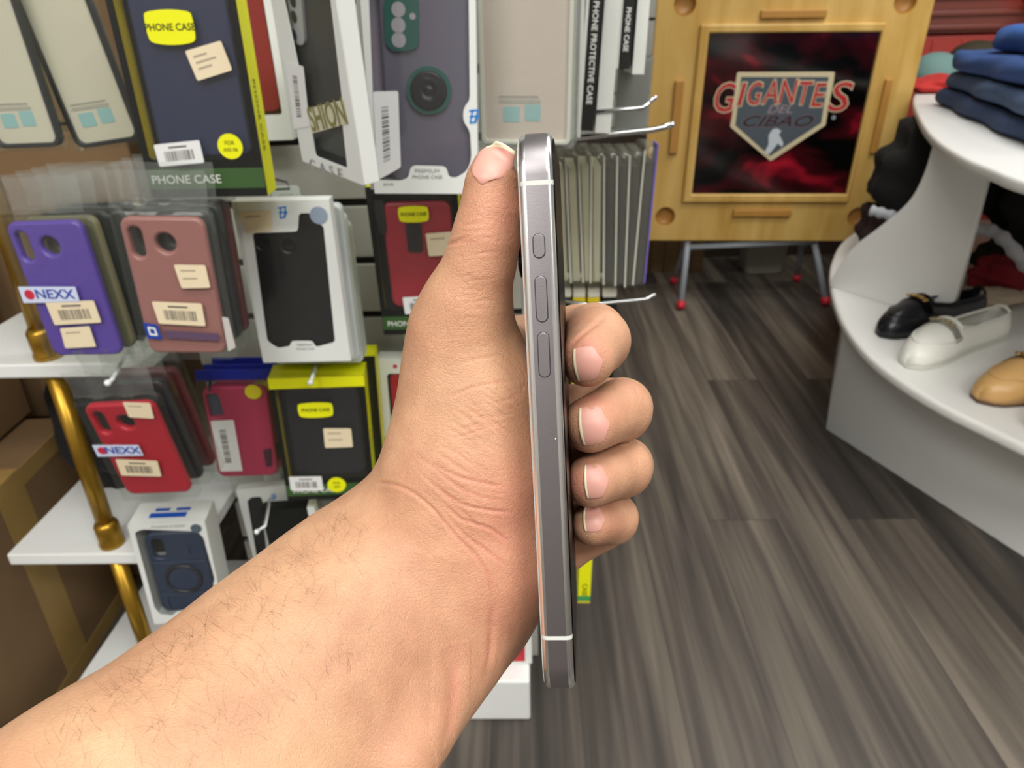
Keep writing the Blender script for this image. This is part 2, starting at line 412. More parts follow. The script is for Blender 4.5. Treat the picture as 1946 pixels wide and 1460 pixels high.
# ---- big yellow and black box, PHONE CASE, upper left
def otter_box(loc, rot, w, h, t, label, casem, px=None, group=GW):
    r = pack('phone_case_box', label, 'phone case box', loc, rot, group)
    band = h*.085
    win = rrect(-w/2+.006, band+.017, w/2-.006, h-.010, .004, 4)
    plate('front_frame', [rrect(-w/2, 0, w/2, h, .0008, 2), win], -.0004, .0004, BLK, r)
    shell(r, w, h, t, YEL)
    box('inner_card', -w/2+.001, w/2-.001, t-.003, t-.0015, .001, h-.001, BLK, r)
    box('side_liner', -w/2+.0008, -w/2+.0014, .0015, t-.003, .012, h-.01, YELD, r)
    f = plate('window_film', [win], -.0002, .0001, FILM, r)
    g = box('green_band', -w/2+.0005, w/2-.0005, -.0007, -.0004, band*.45, band+.0085, GREEN, r)
    text('lettering', 'PHONE CASE', band*.62, WINK, g, (-w*.17, -.0009, band*.93))
    case_plate(r, -w/2+.014, w/2-.010, band+.018, h-.020, .006, .016, casem, r=.010)
    return r
def badge(r, cx, cz, w, h, y=-.0008):
    pts = smooth_closed([(cx-w/2, cz+h*.28), (cx-w*.42, cz+h*.44), (cx, cz+h*.5), (cx+w*.42, cz+h*.44), (cx+w/2, cz+h*.28), (cx+w*.5, cz-h*.22), (cx+w*.41, cz-h*.43), (cx, cz-h*.5), (cx-w*.41, cz-h*.43), (cx-w*.5, cz-h*.22)], 4)
    b = plate('oval_badge', [pts], y-.0002, y, YEL, r)
    text('lettering', 'PHONE CASE', h*.29, INK, b, (cx, y-.0004, cz), sx=.92, bold=.0001)
    return b
P3 = otter_box((-.2991, .6828, .8602), (.7, .7, 2.3), .108, .205, .030, 'large black and yellow box with dark blue case, green PHONE CASE strip, upper left', M('navy_case', '#242d49', .35))
x, z = L2(P3, 324, 52); badge(P3, x, z, .040, .027)
sticker(P3, PL(P3, [(352, 97), (420, 77), (442, 133), (376, 154)]), lines=3)
sticker(P3, PL(P3, [(292, 275), (379, 266), (389, 309), (304, 317)]), 'white', bars=1)
x, z = L2(P3, 438, 278); o = plate('round_sticker', [circ(x, z, .0112)], -.0010, -.0008, YEL, P3); text('lettering', 'FOR', .0048, INK, o, (x, -.0012, z+.003)); text('lettering', 'A02 06', .0045, INK, o, (x, -.0012, z-.003))
text('side_lettering', 'PHONE CASE', .0095, M('faded_ink', '#6b6a18', .5), P3, (.0542, .012, .070), (90, 90, 90), sx=1.1)

# ---- yellow and black box, third row
PY = otter_box((-.2705, .7983, .4341), (2.1, 2.1, 6.7), .115, .185, .036, 'yellow topped box with black case, green PHONE CASE strip, lowest of its column', M('black_case', '#15171b', .32))
x, z = L2(PY, 600, 779); badge(PY, x, z, .042, .022)
sticker(PY, PL(PY, [(614, 814), (667, 814), (671, 849), (618, 851)]), lines=2)
sticker(PY, PL(PY, [(549, 906), (611, 905), (615, 932), (553, 932)]), 'white', bars=1)
x, z = L2(PY, 640, 921); o = plate('round_sticker', [circ(x, z, .0120)], -.0010, -.0008, YEL, PY); text('lettering', 'FOR', .0048, INK, o, (x, -.0012, z+.003)); text('lettering', 'A03', .005, INK, o, (x, -.0012, z-.003))
box('yellow_lip', -.0575, .0575, -.0014, -.0006, .170, .185, YEL, PY); 
text('side_lettering', 'PHONE CASE', .0095, M('faded_ink', '#6b6a18', .5), PY, (.0577, .017, .065), (90, 90, 90), sx=1.1)
PY2 = otter_box((-.2635, .8385, .4420), (2.1, 2.1, 5.0), .115, .185, .034, 'second yellow and black box behind the front one in the third row', M('black_case', '#15171b', .32))
# ---- red otter box, behind the thumb
PR = otter_box((-.1135, .7229, .7012), (.8, -.8, -1.6), .104, .180, .024, 'black framed box with dark red case and yellow oval badge, beside the thumb', M('red_case', '#a01f30', .42))
PR.location = tuple(CAM+(np.array(PR.location)-CAM)*1.14); 
x, z = L2(PR, 786, 407); badge(PR, x, z, .034, .019)
for q in ([(706, 380), (728, 380), (735, 444), (722, 444)], [(770, 425), (800, 425), (803, 480), (776, 480)]):
    plate('camera_cutout', [round_poly(PL(PR, q, .004), .004)], .0035, .0042, M('black_rubber', '#141416', .5), PR)
sticker(PR, PL(PR, [(809, 444), (858, 440), (862, 484), (815, 487)]), lines=1)
sticker(PR, PL(PR, [(765, 565), (830, 561), (834, 594), (770, 597)]), 'white', bars=1)
PR2 = otter_box(tuple(CAM+(np.array((-.1135, .7229, .7012))-CAM)*1.19), (.8, -.8, -1.6), .098, .158, .024, 'black framed phone case box tucked behind the dark red one beside the thumb', M('red_case', '#a01f30', .42))

# ---- generic white carton with a shaped window
def carton(loc, rot, w, h, t, label, casem, win, caseshape=None, name='phone_case_box', side=None, inner=None, group=GW, cat='phone case box'):
    r = pack(name, label, cat, loc, rot, group)
    w_ = win(r) if callable(win) else win
    plate('front_frame', [rrect(-w/2, 0, w/2, h, .0008, 2), w_], -.0004, .0004, WCARD, r)
    shell(r, w, h, t, side or WCARD)
    box('inner_card', -w/2+.001, w/2-.001, t-.003, t-.0015, .001, h-.001, inner or DARKIN, r)
    plate('window_film', [w_], -.0001, .0002, FILM, r)
    return r
# white box with a black case
def win_wb(r): return round_poly(PL(r, [(480, 443), (566, 440), (568, 405), (592, 405), (604, 424), (615, 430), (637, 650), (600, 660), (594, 648), (554, 648), (551, 658), (528, 662), (508, 648)]), .004)
PW = carton((-.2561, .7496, .6584), (1.8, .4, 1.9), .100, .184, .018, 'white box with black phone case and cream price label, front of its hook, centre left', None, win_wb)
case_plate(PW, -.040, .042, .012, .168, .005, .014, M('black_green_case', '#0b0f12', .3), [circ(*L2(PW, 546, 468, .005), .0062), circ(*L2(PW, 497, 462, .005), .0062)])
sticker(PW, PL(PW, [(453, 402), (515, 399), (519, 438), (470, 445)]), lines=1)
x, z = L2(PW, 606, 409); plate('grey_dot', [circ(x, z, .0092)], -.0011, -.0008, M('silver_blue_sticker', '#8f9db0', .4), PW)
x, z = L2(PW, 538, 404); logo_ds(PW, x, z, .0105)
x, z = L2(PW, 580, 658); text('lettering', 'PREMIUM', .0042, GREYP, PW, (x, -.0009, z+.002)); text('lettering', 'PHONE CASE', .0034, GREYP, PW, (x, -.0009, z-.003))
def blister(r, w, h, d0, d1, x0=0, z0=0, rad=.008):
    bm = bmesh.new(); a = rrect(x0-w/2, z0, x0+w/2, z0+h, rad, 4); b = shrink(a, .97)
    ra = [bm.verts.new((p[0], d1, p[1])) for p in a]; rb = [bm.verts.new((p[0], d0+.003, p[1])) for p in a]; rc = [bm.verts.new((p[0], d0, p[1])) for p in b]
    n = len(a)
    for u, v in ((ra, rb), (rb, rc)):
        for i in range(n): bm.faces.new((u[i], u[(i+1) % n], v[(i+1) % n], v[i])).smooth = True
    bm.faces.new(rc[::-1]); bmesh.ops.recalc_face_normals(bm, faces=bm.faces)
    return mesh('clear_blister', bm, PVC, r)
FROST = M('frosted_white_plastic', '#cfd8d6', .4)
for k in range(3):
    s = 1+.035*(k+1); L0 = CAM+(np.array((-.2561, .7496, .6584))-CAM)*s
    q = pack('phone_case_box', ('white phone case pack hanging second on the hook behind the cream labelled one', 'white phone case pack hanging third on its hook, edge showing at right', 'white phone case pack hanging last on its hook, curved edge showing')[k], 'phone case box', (L0[0]+.004+.006*k, L0[1]+.010, L0[2]+.002-.004*k), (1.8, .4, 2-.8*k), GW)
    plate('frosted_tray', [rrect(-.054, -.006, .056, .180, .007, 5)], 0, .016, FROST, q, round_=.002)
    hang_tab(q, .1, .18, FROST)
bm = bmesh.new(); bm_tube(bm, [(-.018, -.001, .197), (-.014, -.001, .204), (-.002, -.001, .206), (.010, -.001, .203), (.012, -.001, .196), (-.018, -.001, .1955)], .0012, 8)
mesh('hook_loop', bm, M('dark_wire', '#24262a', .4), PW, smooth=True)

# ---- premium box with green ring case
def win_pr(r): return round_poly(PL(r, [(699, -60), (890, -60), (893, 190), (881, 205), (880, 230), (893, 248), (896, 300), (888, 325), (866, 338), (853, 336), (848, 316), (781, 314), (776, 338), (762, 343), (715, 342)]), .005)
PP = carton((-.0942, .6729, .8610), (-1.6, 1.7, 1.2), .095, .205, .018, 'tall white box with clear green ringed phone case, PREMIUM PHONE CASE at its foot', None, win_pr, inner=M('mauve_card', '#7d7683', .6))
GRNC = M('green_case_trim', '#12544b', .4)
cb = case_plate(PP, -.034, .044, .010, .172, .006, .013, M('smoky_case', '#5f5d6c', .3))
def pl_at(r, pts, y): return PL(r, pts, y)
x0, z0 = L2(PP, 815, 172, .004); plate('ring_holder', [circ(x0, z0, .0195, 32)], .0028, .0058, GRNC, PP)
bm = bmesh.new(); bm_lathe(bm, [(.0152, 0), (.0160, .0014), (.0140, .0024), (.0112, .0014), (.0102, .0020), (.0068, .0020), (.0058, .0010), (.0034, .0010), (.0026, .0018), (.0001, .0018)], 32)
bm.transform(Matrix.Translation((x0, .0028, z0)) @ Matrix.Rotation(pi/2, 4, 'X')); mesh('metal_ring', bm, M('black_metal', '#26282c', .28, .6), PP, smooth=True)
isl = plate('camera_island', [round_poly(PL(PP, [(729, -10), (796, -10), (796, 92), (770, 98), (744, 97), (732, 80)], .005), .008)], .0035, .0065, GRNC, PP)
for p, rr in (((757, 18), .0058), ((757, 48), .0060), ((758, 76), .0060), ((784, 31), .0026)):
    x, z = L2(PP, *p, .0035); plate('lens_opening', [circ(x, z, rr)], .0030, .0034, M('pale_opening', '#9d9aa0', .5), isl)
sticker(PP, PL(PP, [(709, 174), (757, 173), (762, 318), (717, 343)]), 'white', bars=1, vert=True)
x, z = L2(PP, 901, 222); logo_ds(PP, x, z, .0100)
x, z = L2(PP, 812, 326); text('lettering', 'PREMIUM', .0048, GREYP, PP, (x, -.0008, z+.0005), sx=1.15); text('lettering', 'PHONE CASE', .0044, GREYP, PP, (x, -.0008, z-.0048), sx=1.05)
x, z = L2(PP, 738, 344); text('lettering', 'Price', .0030, GREYP, PP, (x, -.0008, z+.002)); text('lettering', '$24.90', .0034, GREYP, PP, (x, -.0008, z-.003))
PP2 = carton(tuple(CAM+(np.array((-.0942, .6729, .8610))-CAM)*1.05+np.array((-.006, 0, .004))), (-1.6, 1.7, 1.2), .095, .205, .018, 'white phone case box directly behind the tall green ringed one', None, rrect(-.04, .02, .04, .18, .006))

# ---- FASHION CASE box turned to the left
FL = CAM+(np.array((-.1285, .4834, .9150))-CAM)*1.24
def win_fa(r): return round_poly(PL(r, [(528, -60), (622, -60), (651, 190), (652, 240), (661, 320), (600, 296), (591, 235), (583, 200)]), .003)
PF = carton(tuple(FL), (4.1, 3.3, -49.7), .106, .235, .014, 'white cardboard box lettered FASHION CASE, turned aside, with dark grey case', None, win_fa)
case_plate(PF, -.047, .047, .012, .22, .006, .015, M('graphite_case', '#3d3f3e', .35))
pl = plate('camera_island', [round_poly(PL(PF, [(546, -20), (572, -20), (580, 82), (572, 87), (556, 78), (549, 60)], .004), .006)], .0035, .0058, M('silver_island', '#b9bcc0', .3, .3), PF)
for p in ((558, 32), (558, 66), (556, 2)):
    x, z = L2(PF, *p, .003); plate('lens_opening', [circ(x, z, .0042)], .0028, .0034, DARKIN, pl)
sticker(PF, PL(PF, [(545, 117), (578, 126), (590, 240), (560, 245)]), 'white', bars=1, vert=True)
lb = sticker(PF, PL(PF, [(588, 206), (655, 189), (664, 234), (594, 254)]), mat=M('pale_olive_strip', '#c9c7ae', .5), name='title_strip', radius=.0008)
q = PL(PF, [(590, 230), (660, 212)]); ang = atan2(q[1][1]-q[0][1], q[1][0]-q[0][0])
o = text('lettering', 'SHION', .026, M('olive_ink', '#7d7a4a', .5), lb, ((q[0][0]+q[1][0])/2, -.0012, (q[0][1]+q[1][1])/2), sx=.86, bold=.0003); o.rotation_euler = (pi/2, -ang, 0)
q = PL(PF, [(584, 309), (661, 335)]); ang = atan2(q[1][1]-q[0][1], q[1][0]-q[0][0])
o = text('lettering', 'C A S E', .012, GREYP, PF, ((q[0][0]+q[1][0])/2, -.0012, (q[0][1]+q[1][1])/2), sx=1.6); o.rotation_euler = (pi/2, -ang, 0)
# ---- dark red case in a white box, behind
RB = carton(tuple(at_d(486, 268, .84)), (0, -.5, 0), .088, .175, .016, 'white bordered box with plain dark red case, right of the large yellow box', None, rrect(-.036, .028, .036, .165, .003), inner=M('deep_red_card', '#7d0a16', .5))
case_plate(RB, -.035, .035, .03, .163, .004, .010, M('deep_red_case', '#8b0d1c', .4))
x, z = -.01, .012; text('lettering', '80% TPU', .007, GREYP, RB, (x, -.0009, z))

# ---- NEXX packs: purple, rose, red in clear plastic
def clear_pack(loc, rot, label, casem, w=.076, h=.137, holes=True, bag=None, group='clear plastic phone case packs'):
    r = pack('phone_case_pack', label, 'phone case pack', loc, rot, group)
    hs = []
    if holes:
        hs = [rrect(-w/2+.006, h-.038, -w/2+.018, h-.009, .0058, 5), circ(.0, h-.024, .0092, 24)]
    case_plate(r, -w/2, w/2, 0, h, .0, .009, casem, hs, r=.010, round_=.0028)
    bm = bmesh.new(); e = .007
    bm_box(bm, -w/2-e, w/2+e, -.0035, .012, -e, h+e, .004, 2)
    bm.verts.ensure_lookup_table()
    mesh('clear_shell', bm, bag or PVC, r, smooth=False)
    bm = bmesh.new(); n = 10
    for j in range(2):
        pass
    grid = [[bm.verts.new((-w/2-e+(w+2*e)*i/n, .004+.0025*sin(i*1.7+j), h+e+.034*j/4)) for i in range(n+1)] for j in range(5)]
    for j in range(4):
        for i in range(n): bm.faces.new((grid[j][i], grid[j][i+1], grid[j+1][i+1], grid[j+1][i])).smooth = True
    mesh('header_flap', bm, POLY, r)
    return r
def nexx(r, quad, parent=None):
    o = sticker(r, quad, mat=M('nexx_label_paper', '#c9d3ec', .5), name='brand_label', radius=.0006, y=-.0041)
    q = [Vector(p) for p in quad]; c = (q[0]+q[1]+q[2]+q[3])/4; wd = (q[1]-q[0]).length; ht = (q[0]-q[3]).length; ang = atan2((q[1]-q[0]).y, (q[1]-q[0]).x)
    t_ = text('lettering', 'NEXX', ht*.78, M('nexx_blue', '#2b46a0', .5), o, (c.x+wd*.10, -.0046, c.y), sx=1.12, bold=.00022); t_.rotation_euler = (pi/2, -ang, 0)
    p = c-(q[1]-q[0])*.34; d = plate('red_dot', [circ(p.x, p.y, ht*.30)], -.0046, -.0044, M('nexx_red', '#c02a44', .5), o)
    return o
SY = -.0041
PU = clear_pack((-.4584, .6775, .7020), (1.2, -1.4, -3.0), 'purple phone case in clear plastic, NEXX label and two cream stickers, far left', M('purple_case', '#5a43a0', .33), h=.140)
nexx(PU, PL(PU, [(34, 545), (143, 545), (152, 574), (45, 576)], SY))
sticker(PU, PL(PU, [(86, 574), (178, 571), (193, 613), (104, 618)], SY), bars=1, y=SY); sticker(PU, PL(PU, [(114, 624), (170, 620), (183, 659), (124, 662)], SY), lines=1, y=SY)
PO = clear_pack((-.3393, .6512, .7141), (1.5, 2.3, 1.9), 'rose pink phone case in clear plastic with two cream stickers and blue strip', M('rose_case', '#9c6a66', .36), h=.136)
sticker(PO, PL(PO, [(330, 503), (390, 504), (400, 547), (345, 548)], SY), lines=2, y=SY); sticker(PO, PL(PO, [(288, 573), (383, 577), (391, 620), (302, 615)], SY), bars=1, y=SY)
q = PL(PO, [(272, 613), (299, 617), (309, 645), (281, 643)], SY); o = plate('blue_badge', [q], SY-.0004, SY-.0002, M('blue_badge_ink', '#1b3d9c', .5), PO)
plate('badge_outline', [round_poly(shrink(q, .55), .0008), round_poly(shrink(q, .33), .0004)], SY-.0006, SY-.0004, WINK, o)
plate('print_strip', [PL(PO, [(310, 628), (415, 634), (418, 648), (314, 643)], SY)], SY-.0004, SY-.0002, M('dark_rose_print', '#5a4560', .5), PO)
plate('sealing_tape', [round_poly(PL(PO, [(422, 602), (434, 604), (448, 660), (434, 668)], SY), .001)], SY-.0004, SY-.0002, M('white_tape', '#bfbcb8', .5), PO)
RN = clear_pack((-.4184, .6660, .5365), (8.9, -2.6, -.7), 'red phone case in clear plastic hung low by the gilt post, NEXX label', M('bright_red_case', '#b0142c', .42), h=.128)
RN.location = tuple(CAM+(np.array(RN.location)-CAM)*1.02)
nexx(RN, PL(RN, [(175, 846), (263, 846), (273, 866), (186, 868)], SY))
sticker(RN, PL(RN, [(219, 873), (299, 876), (307, 906), (231, 904)], SY), bars=1, y=SY); sticker(RN, PL(RN, [(233, 764), (285, 766), (293, 796), (245, 793)], SY), lines=1, y=SY)
def stack(front, n, dy, cols, names, tw=0, w=.076, dx=.0, dz=.0):
    for k in range(n):
        f = front; L0 = Vector(f.location); R = f.rotation_euler.to_matrix()
        p = L0+R@Vector((dx*(k+1), dy*(k+1), dz*(k+1)))
        clear_pack(tuple(p), tuple(math.degrees(a) for a in (f.rotation_euler.x, f.rotation_euler.y, f.rotation_euler.z-radians(tw*(k+1)))), names[k], cols[k], w=w, h=.140, holes=k == 0)
OLV = M('olive_case', '#7b7456', .45); DK = M('charcoal_case', '#23252b', .4); GRC = M('smoke_grey_case', '#4a4b4d', .4); NVC = M('dark_navy_case', '#171b3a', .4); MAR = M('maroon_case', '#5a1820', .45)
stack(PU, 4, .017, [OLV, DK, GRC, NVC], ['olive phone case pack hanging just behind the purple one', 'charcoal phone case pack hanging third behind the purple case', 'smoke grey phone case pack hanging fourth behind the purple case', 'navy phone case pack hanging last behind the purple case'], .4, dx=.004)
stack(PO, 3, .017, [GRC, DK, MAR], ['smoke grey phone case pack hanging just behind the rose pink one', 'charcoal phone case pack hanging third behind the rose pink case', 'maroon phone case pack hanging last behind the rose pink case'], .4, dx=.002)
stack(RN, 2, .022, [DK, MAR], ['charcoal phone case pack hanging behind the red NEXX case', 'maroon phone case pack hanging last behind the red NEXX case'], .5, dx=.006)

# ---- pink case with blue header
PK = pack('phone_case_pack', 'pink phone case in clear pouch with tall white barcode label and blue header', 'phone case pack', (-.3930, .8335, .4475), (2.2, 3.2, 6.7), 'clear plastic phone case packs')
case_plate(PK, -.040, .040, 0, .140, 0, .010, M('pink_case', '#b83058', .42), [round_poly(PL(PK, [(390, 750), (413, 750), (425, 792), (400, 795)]), .0045)])
plate('camera_recess', [round_poly(PL(PK, [(388, 748), (415, 748), (427, 794), (399, 797)]), .0045)], .006, .0085, M('slate_recess', '#4b5566', .5), PK)
sticker(PK, PL(PK, [(401, 798), (445, 796), (462, 893), (420, 894)]), 'white', bars=1, vert=True, y=-.003)
x, z = L2(PK, 482, 743); plate('round_sticker', [circ(x, z, .0105)], -.0034, -.003, M('yellow_sticker', '#d7c92a', .5), PK)
q = PL(PK, [(500, 855), (516, 852), (518, 885), (506, 887)]); plate('kickstand', [round_poly(q, .002)], -.0012, .0002, M('dark_plum_plastic', '#4a2034', .4), PK)
bm = bmesh.new(); bm_box(bm, -.048, .048, -.0028, .014, -.008, .150, .004, 2); mesh('clear_shell', bm, PVC, PK)
box('blue_header', -.046, .046, .004, .006, .149, .163, M('royal_blue_card', '#1c2a94', .45), PK)
PK2 = copy_tree(PK); PK2.location = tuple(Vector(PK.location)+Vector((.004, .02, -.002))); tag(PK2, 'second pink phone case pouch with blue header, behind the front one')
PK3 = copy_tree(PK); PK3.location = tuple(Vector(PK.location)+Vector((.006, .04, -.001))); tag(PK3, 'third pink phone case pouch with blue header, rearmost on its hook')

# ---- white box, red case, right of the yellow boxes
WR = carton((-.1650, .8823, .4438), (3.1, 1.9, 1.6), .090, .160, .022, 'white and mint box with red phone case, peeping out left of the palm', None, rrect(-.034, .040, .034, .138, .005))
case_plate(WR, -.032, .032, .030, .136, .004, .012, M('pure_red_case', '#b5101e', .4), [rrect(-.020, .098, .002, .130, .004)])
plate('mint_panel', [round_poly([(-.0445, .001), (.0445, .001), (.0445, .028), (-.0445, .036)], .001)], -.0008, -.0005, M('mint_ink', '#5fae93', .5), WR)
plate('red_dot', [circ(-.022, .149, .003)], -.0008, -.0005, M('nexx_red', '#c02a44', .5), WR)
# ---- navy armoured case in a deep white carton
def win_nv(r): return round_poly(PL(r, [(256, 1012), (270, 1006), (375, 1010), (387, 1022), (408, 1100), (405, 1112), (416, 1130), (415, 1146), (395, 1160), (387, 1163), (382, 1160), (378, 1158), (336, 1162), (330, 1170), (305, 1168), (294, 1155)]), .004)
NV = carton((-.4788, .7460, .2657), (1.4, 2.9, 6.9), .095, .172, .046, 'deep white carton with navy armoured phone case, lowest box above the forearm', None, win_nv)
NVM = M('navy_armour', '#1d2f49', .38)
case_plate(NV, -.036, .038, .014, .150, .008, .017, NVM, [rrect(-.029, .108, -.014, .140, .006)], r=.012)
bm = bmesh.new(); ring = []
for k in range(32): ring.append((.002+.0225*cos(2*pi*k/32), .0072, .072+.0225*sin(2*pi*k/32)))
bm_tube(bm, ring+ring[:2], .0028, 8, False); mesh('ring_stand', bm, M('black_navy_ring', '#10151f', .3), NV, smooth=True)
plate('ring_disc', [circ(.002, .072, .019, 32)], .0062, .0082, NVM, NV, round_=.0006)
for pts in (rrect(-.030, .018, -.024, .040, .002), rrect(.026, .018, .032, .040, .002), rrect(.012, .112, .018, .128, .002), rrect(-.034, .100, .036, .1025, .001), rrect(-.030, .044, .034, .0462, .001)):
    plate('raised_rib', [pts], .0058, .0086, NVM, NV, round_=.0005)
x, z = L2(NV, 373, 1004); plate('grey_dot', [circ(x, z, .0070)], -.0010, -.0006, M('slate_dot', '#53606e', .5), NV)
x, z = L2(NV, 407, 1122); logo_ds(NV, x, z, .0075)
x, z = L2(NV, 320, 1000); text('lettering', 'Protective & Stylish', .0048, GREYP, NV, (x, -.0008, z), sx=1.1)
bm = bmesh.new()
for (a, b_, c_, d_) in ((-.026, .020, .012, .022), (-.022, -.004, .026, .032), (.004, .022, .026, .032)):
    vs = [bm.verts.new(p) for p in ((a, c_, .1724), (b_, c_, .1724), (b_, d_, .1724), (a, d_, .1724))]; bm.faces.new(vs)
mesh('blue_logo', bm, M('deep_blue_ink', '#2156b8', .4), NV)
x, z = L2(NV, 356, 1172); text('lettering', 'PREMIUM', .0045, GREYP, NV, (x, -.0008, z))
# ---- plain white box with the bare hook in front
def win_wh(r): return round_poly(PL(r, [(470, 952), (478, 945), (496, 944), (500, 955), (540, 1075), (520, 1082), (500, 1078), (488, 1060)]), .003)
WH = carton((-.3799, .8604, .2492), (1.1, -.6, 9.6), .085, .165, .014, 'narrow white box with small barcode label behind a bare white hook', None, win_wh)
case_plate(WH, -.036, .036, .01, .15, .004, .010, M('black_green_case', '#0b0f12', .3))
sticker(WH, PL(WH, [(500, 990), (525, 989), (538, 1070), (510, 1072)]), 'white', bars=1, vert=True)
x, z = L2(WH, 520, 944); logo_ds(WH, x, z, .008)
BC = pack('phone_case_box', 'plain black phone case box above the forearm, left of a white spine', 'phone case box', tuple(at_d(575, 1110, 1.08)), (2, 0, 6), GW)
box('black_card', -.035, .028, 0, .02, -.02, .14, BLK, BC); box('white_spine', .028, .038, 0, .02, -.02, .14, WCARD, BC)
BC2 = pack('phone_case_box', 'white and black phone case box end just above the forearm, rightmost of that row', 'phone case box', tuple(at_d(640, 1060, 1.08)), (2, 0, 4), GW)
box('carton', -.03, .06, 0, .02, -.05, .085, BLK, BC2); box('white_label', -.0302, .0602, -.001, 0, .040, .072, M('cream_card', '#cfccbf', .5), BC2); box('white_edge', -.0302, .0602, -.0006, .0206, .0, .004, WCARD, BC2); box('white_edge', -.0302, .0602, -.0006, .0206, .074, .085, WCARD, BC2)

# ---- beige screen protector style packs at the upper left and centre
BEI = M('beige_insert_card', '#c9c4b2', .55, noise=.03, nscale=8); PINKB = M('pale_pink_insert', '#cbbdb0', .5, noise=.02); TEAL = M('pale_teal_print', '#8fb9b9', .6)
def beige_pack(loc, rot, label, w=.083, h=.17, dark=True, card=None, prints=()):
    r = pack('phone_case_pack', label, 'phone case pack', loc, rot, 'beige insert phone case packs')
    if dark:
        plate('bumper_frame', [rrect(-w/2, 0, w/2, h, .011, 6), rrect(-w/2+.0045, .0045, w/2-.0045, h-.0045, .008, 6)], -.001, .008, M('dark_bumper', '#23262a', .35), r, round_=.001)
    else:
        plate('clear_tray', [rrect(-w/2, 0, w/2, h, .005, 4), rrect(-w/2+.004, .004, w/2-.004, h-.004, .004, 4)], -.001, .010, M('milky_tray', '#d9d8cc', .35), r, round_=.001)
    plate('insert_card', [rrect(-w/2+.003, .003, w/2-.003, h-.003, .008, 5)], .003, .0045, card or BEI, r)
    for (x0, z0, x1, z1, m_) in prints:
        plate('printed_panel', [rrect(x0, z0, x1, z1, .0015, 3)], .0026, .0029, m_, r)
    e = .004; bm = bmesh.new(); bm_box(bm, -w/2-e, w/2+e, -.003, .011, -e, h+e, .004, 2); mesh('clear_shell', bm, POLY if not dark else PVC, r)
    return r
def prn(w, s=1): return ((-.026*s, .0420, .012*s, .0435, GREYP), (-.026*s, .0370, .014*s, .0405, M('faint_grey', '#a9a69a', .6)), (-.022*s, .020, -.006*s, .034, TEAL), (-.001*s, .021, .014*s, .036, TEAL))
beige_pack((-.524, .7845, .8943), (2, -1.1, -3), 'beige phone case pack with dark rim, leftmost in the top corner', w=.074, prints=prn(1))
beige_pack((-.4476, .8013, .8935), (3, -6.5, 2), 'beige phone case pack with dark rim, second from the left corner', w=.072, prints=prn(1))
beige_pack((-.0027, .7318, .8937), (1.9, 1.1, -5.0), 'tall pale pink insert pack without rim, directly above the phone', w=.086, h=.20, dark=False, card=PINKB, prints=prn(1))
beige_pack((-.0000, .7500, .8937), (1.9, .8, -4.0), 'second pale insert pack just behind the one above the phone', w=.088, h=.20, dark=False, card=PINKB)
# ---- packages on the right side of the stand, seen from their spines
def spine_box(px0, px1, pyb, Y, h, depth, label, mat, side=None, txt=None, lean=0, split=None):
    a = at_y(px0, pyb, Y); b = at_y(px1, pyb, Y); t = b[0]-a[0]
    r = pack('phone_case_box', label, 'phone case box', ((a[0]+b[0])/2, Y, a[2]), (0, lean, 0), 'spine-on boxes at the right of the stand')
    c = box('carton', -t/2, t/2, 0, depth, 0, h, mat, r, bevel=.0006)
    if side: box('pale_face', -t/2-.0035, -t/2, 0, depth, 0, h, side, r, bevel=.0004)
    if txt: text('lettering', txt, t*.60, WINK, r, (0, -.0003, .077 if len(txt) > 12 else .040), (90, 90, 0), sx=1.0, bold=.0001)
    return r
SW = M('soft_white_plastic', '#d5d8d3', .35)
spine_box(1096, 1103, 262, .83, .20, .07, 'thin pale box spine right against the tall pink pack', SW, lean=1)
spine_box(1103, 1127, 249, .84, .20, .08, 'black box spine lettered PHONE PROTECTIVE CASE', BLK, SW, 'PHONE PROTECTIVE CASE', 3.2)
spine_box(1130, 1160, 254, .86, .20, .08, 'wide white box spine between the two black lettered spines', SW, lean=3)
spine_box(1175, 1196, 131, .90, .15, .08, 'shorter black box spine lettered PHONE CASE', BLK, SW, 'PHONE CASE', 2.5)
spine_box(1201, 1224, 142, .91, .15, .08, 'white box spine, rightmost in front of the far slatwall', SW, lean=2)
g = pack('phone_case_pack', 'small grey clear pack under the short black spine, above the metal hook', 'phone case pack', tuple(at_y(1197, 246, .99)), (0, 2, 0)); plate('grey_insert', [rrect(-.020, 0, .020, .082, .003)], 0, .002, M('mid_grey_card', '#7f817c', .5), g)
bm = bmesh.new(); bm_box(bm, -.023, .023, -.004, .01, -.003, .088, .003, 1); mesh('clear_shell', bm, POLY, g)
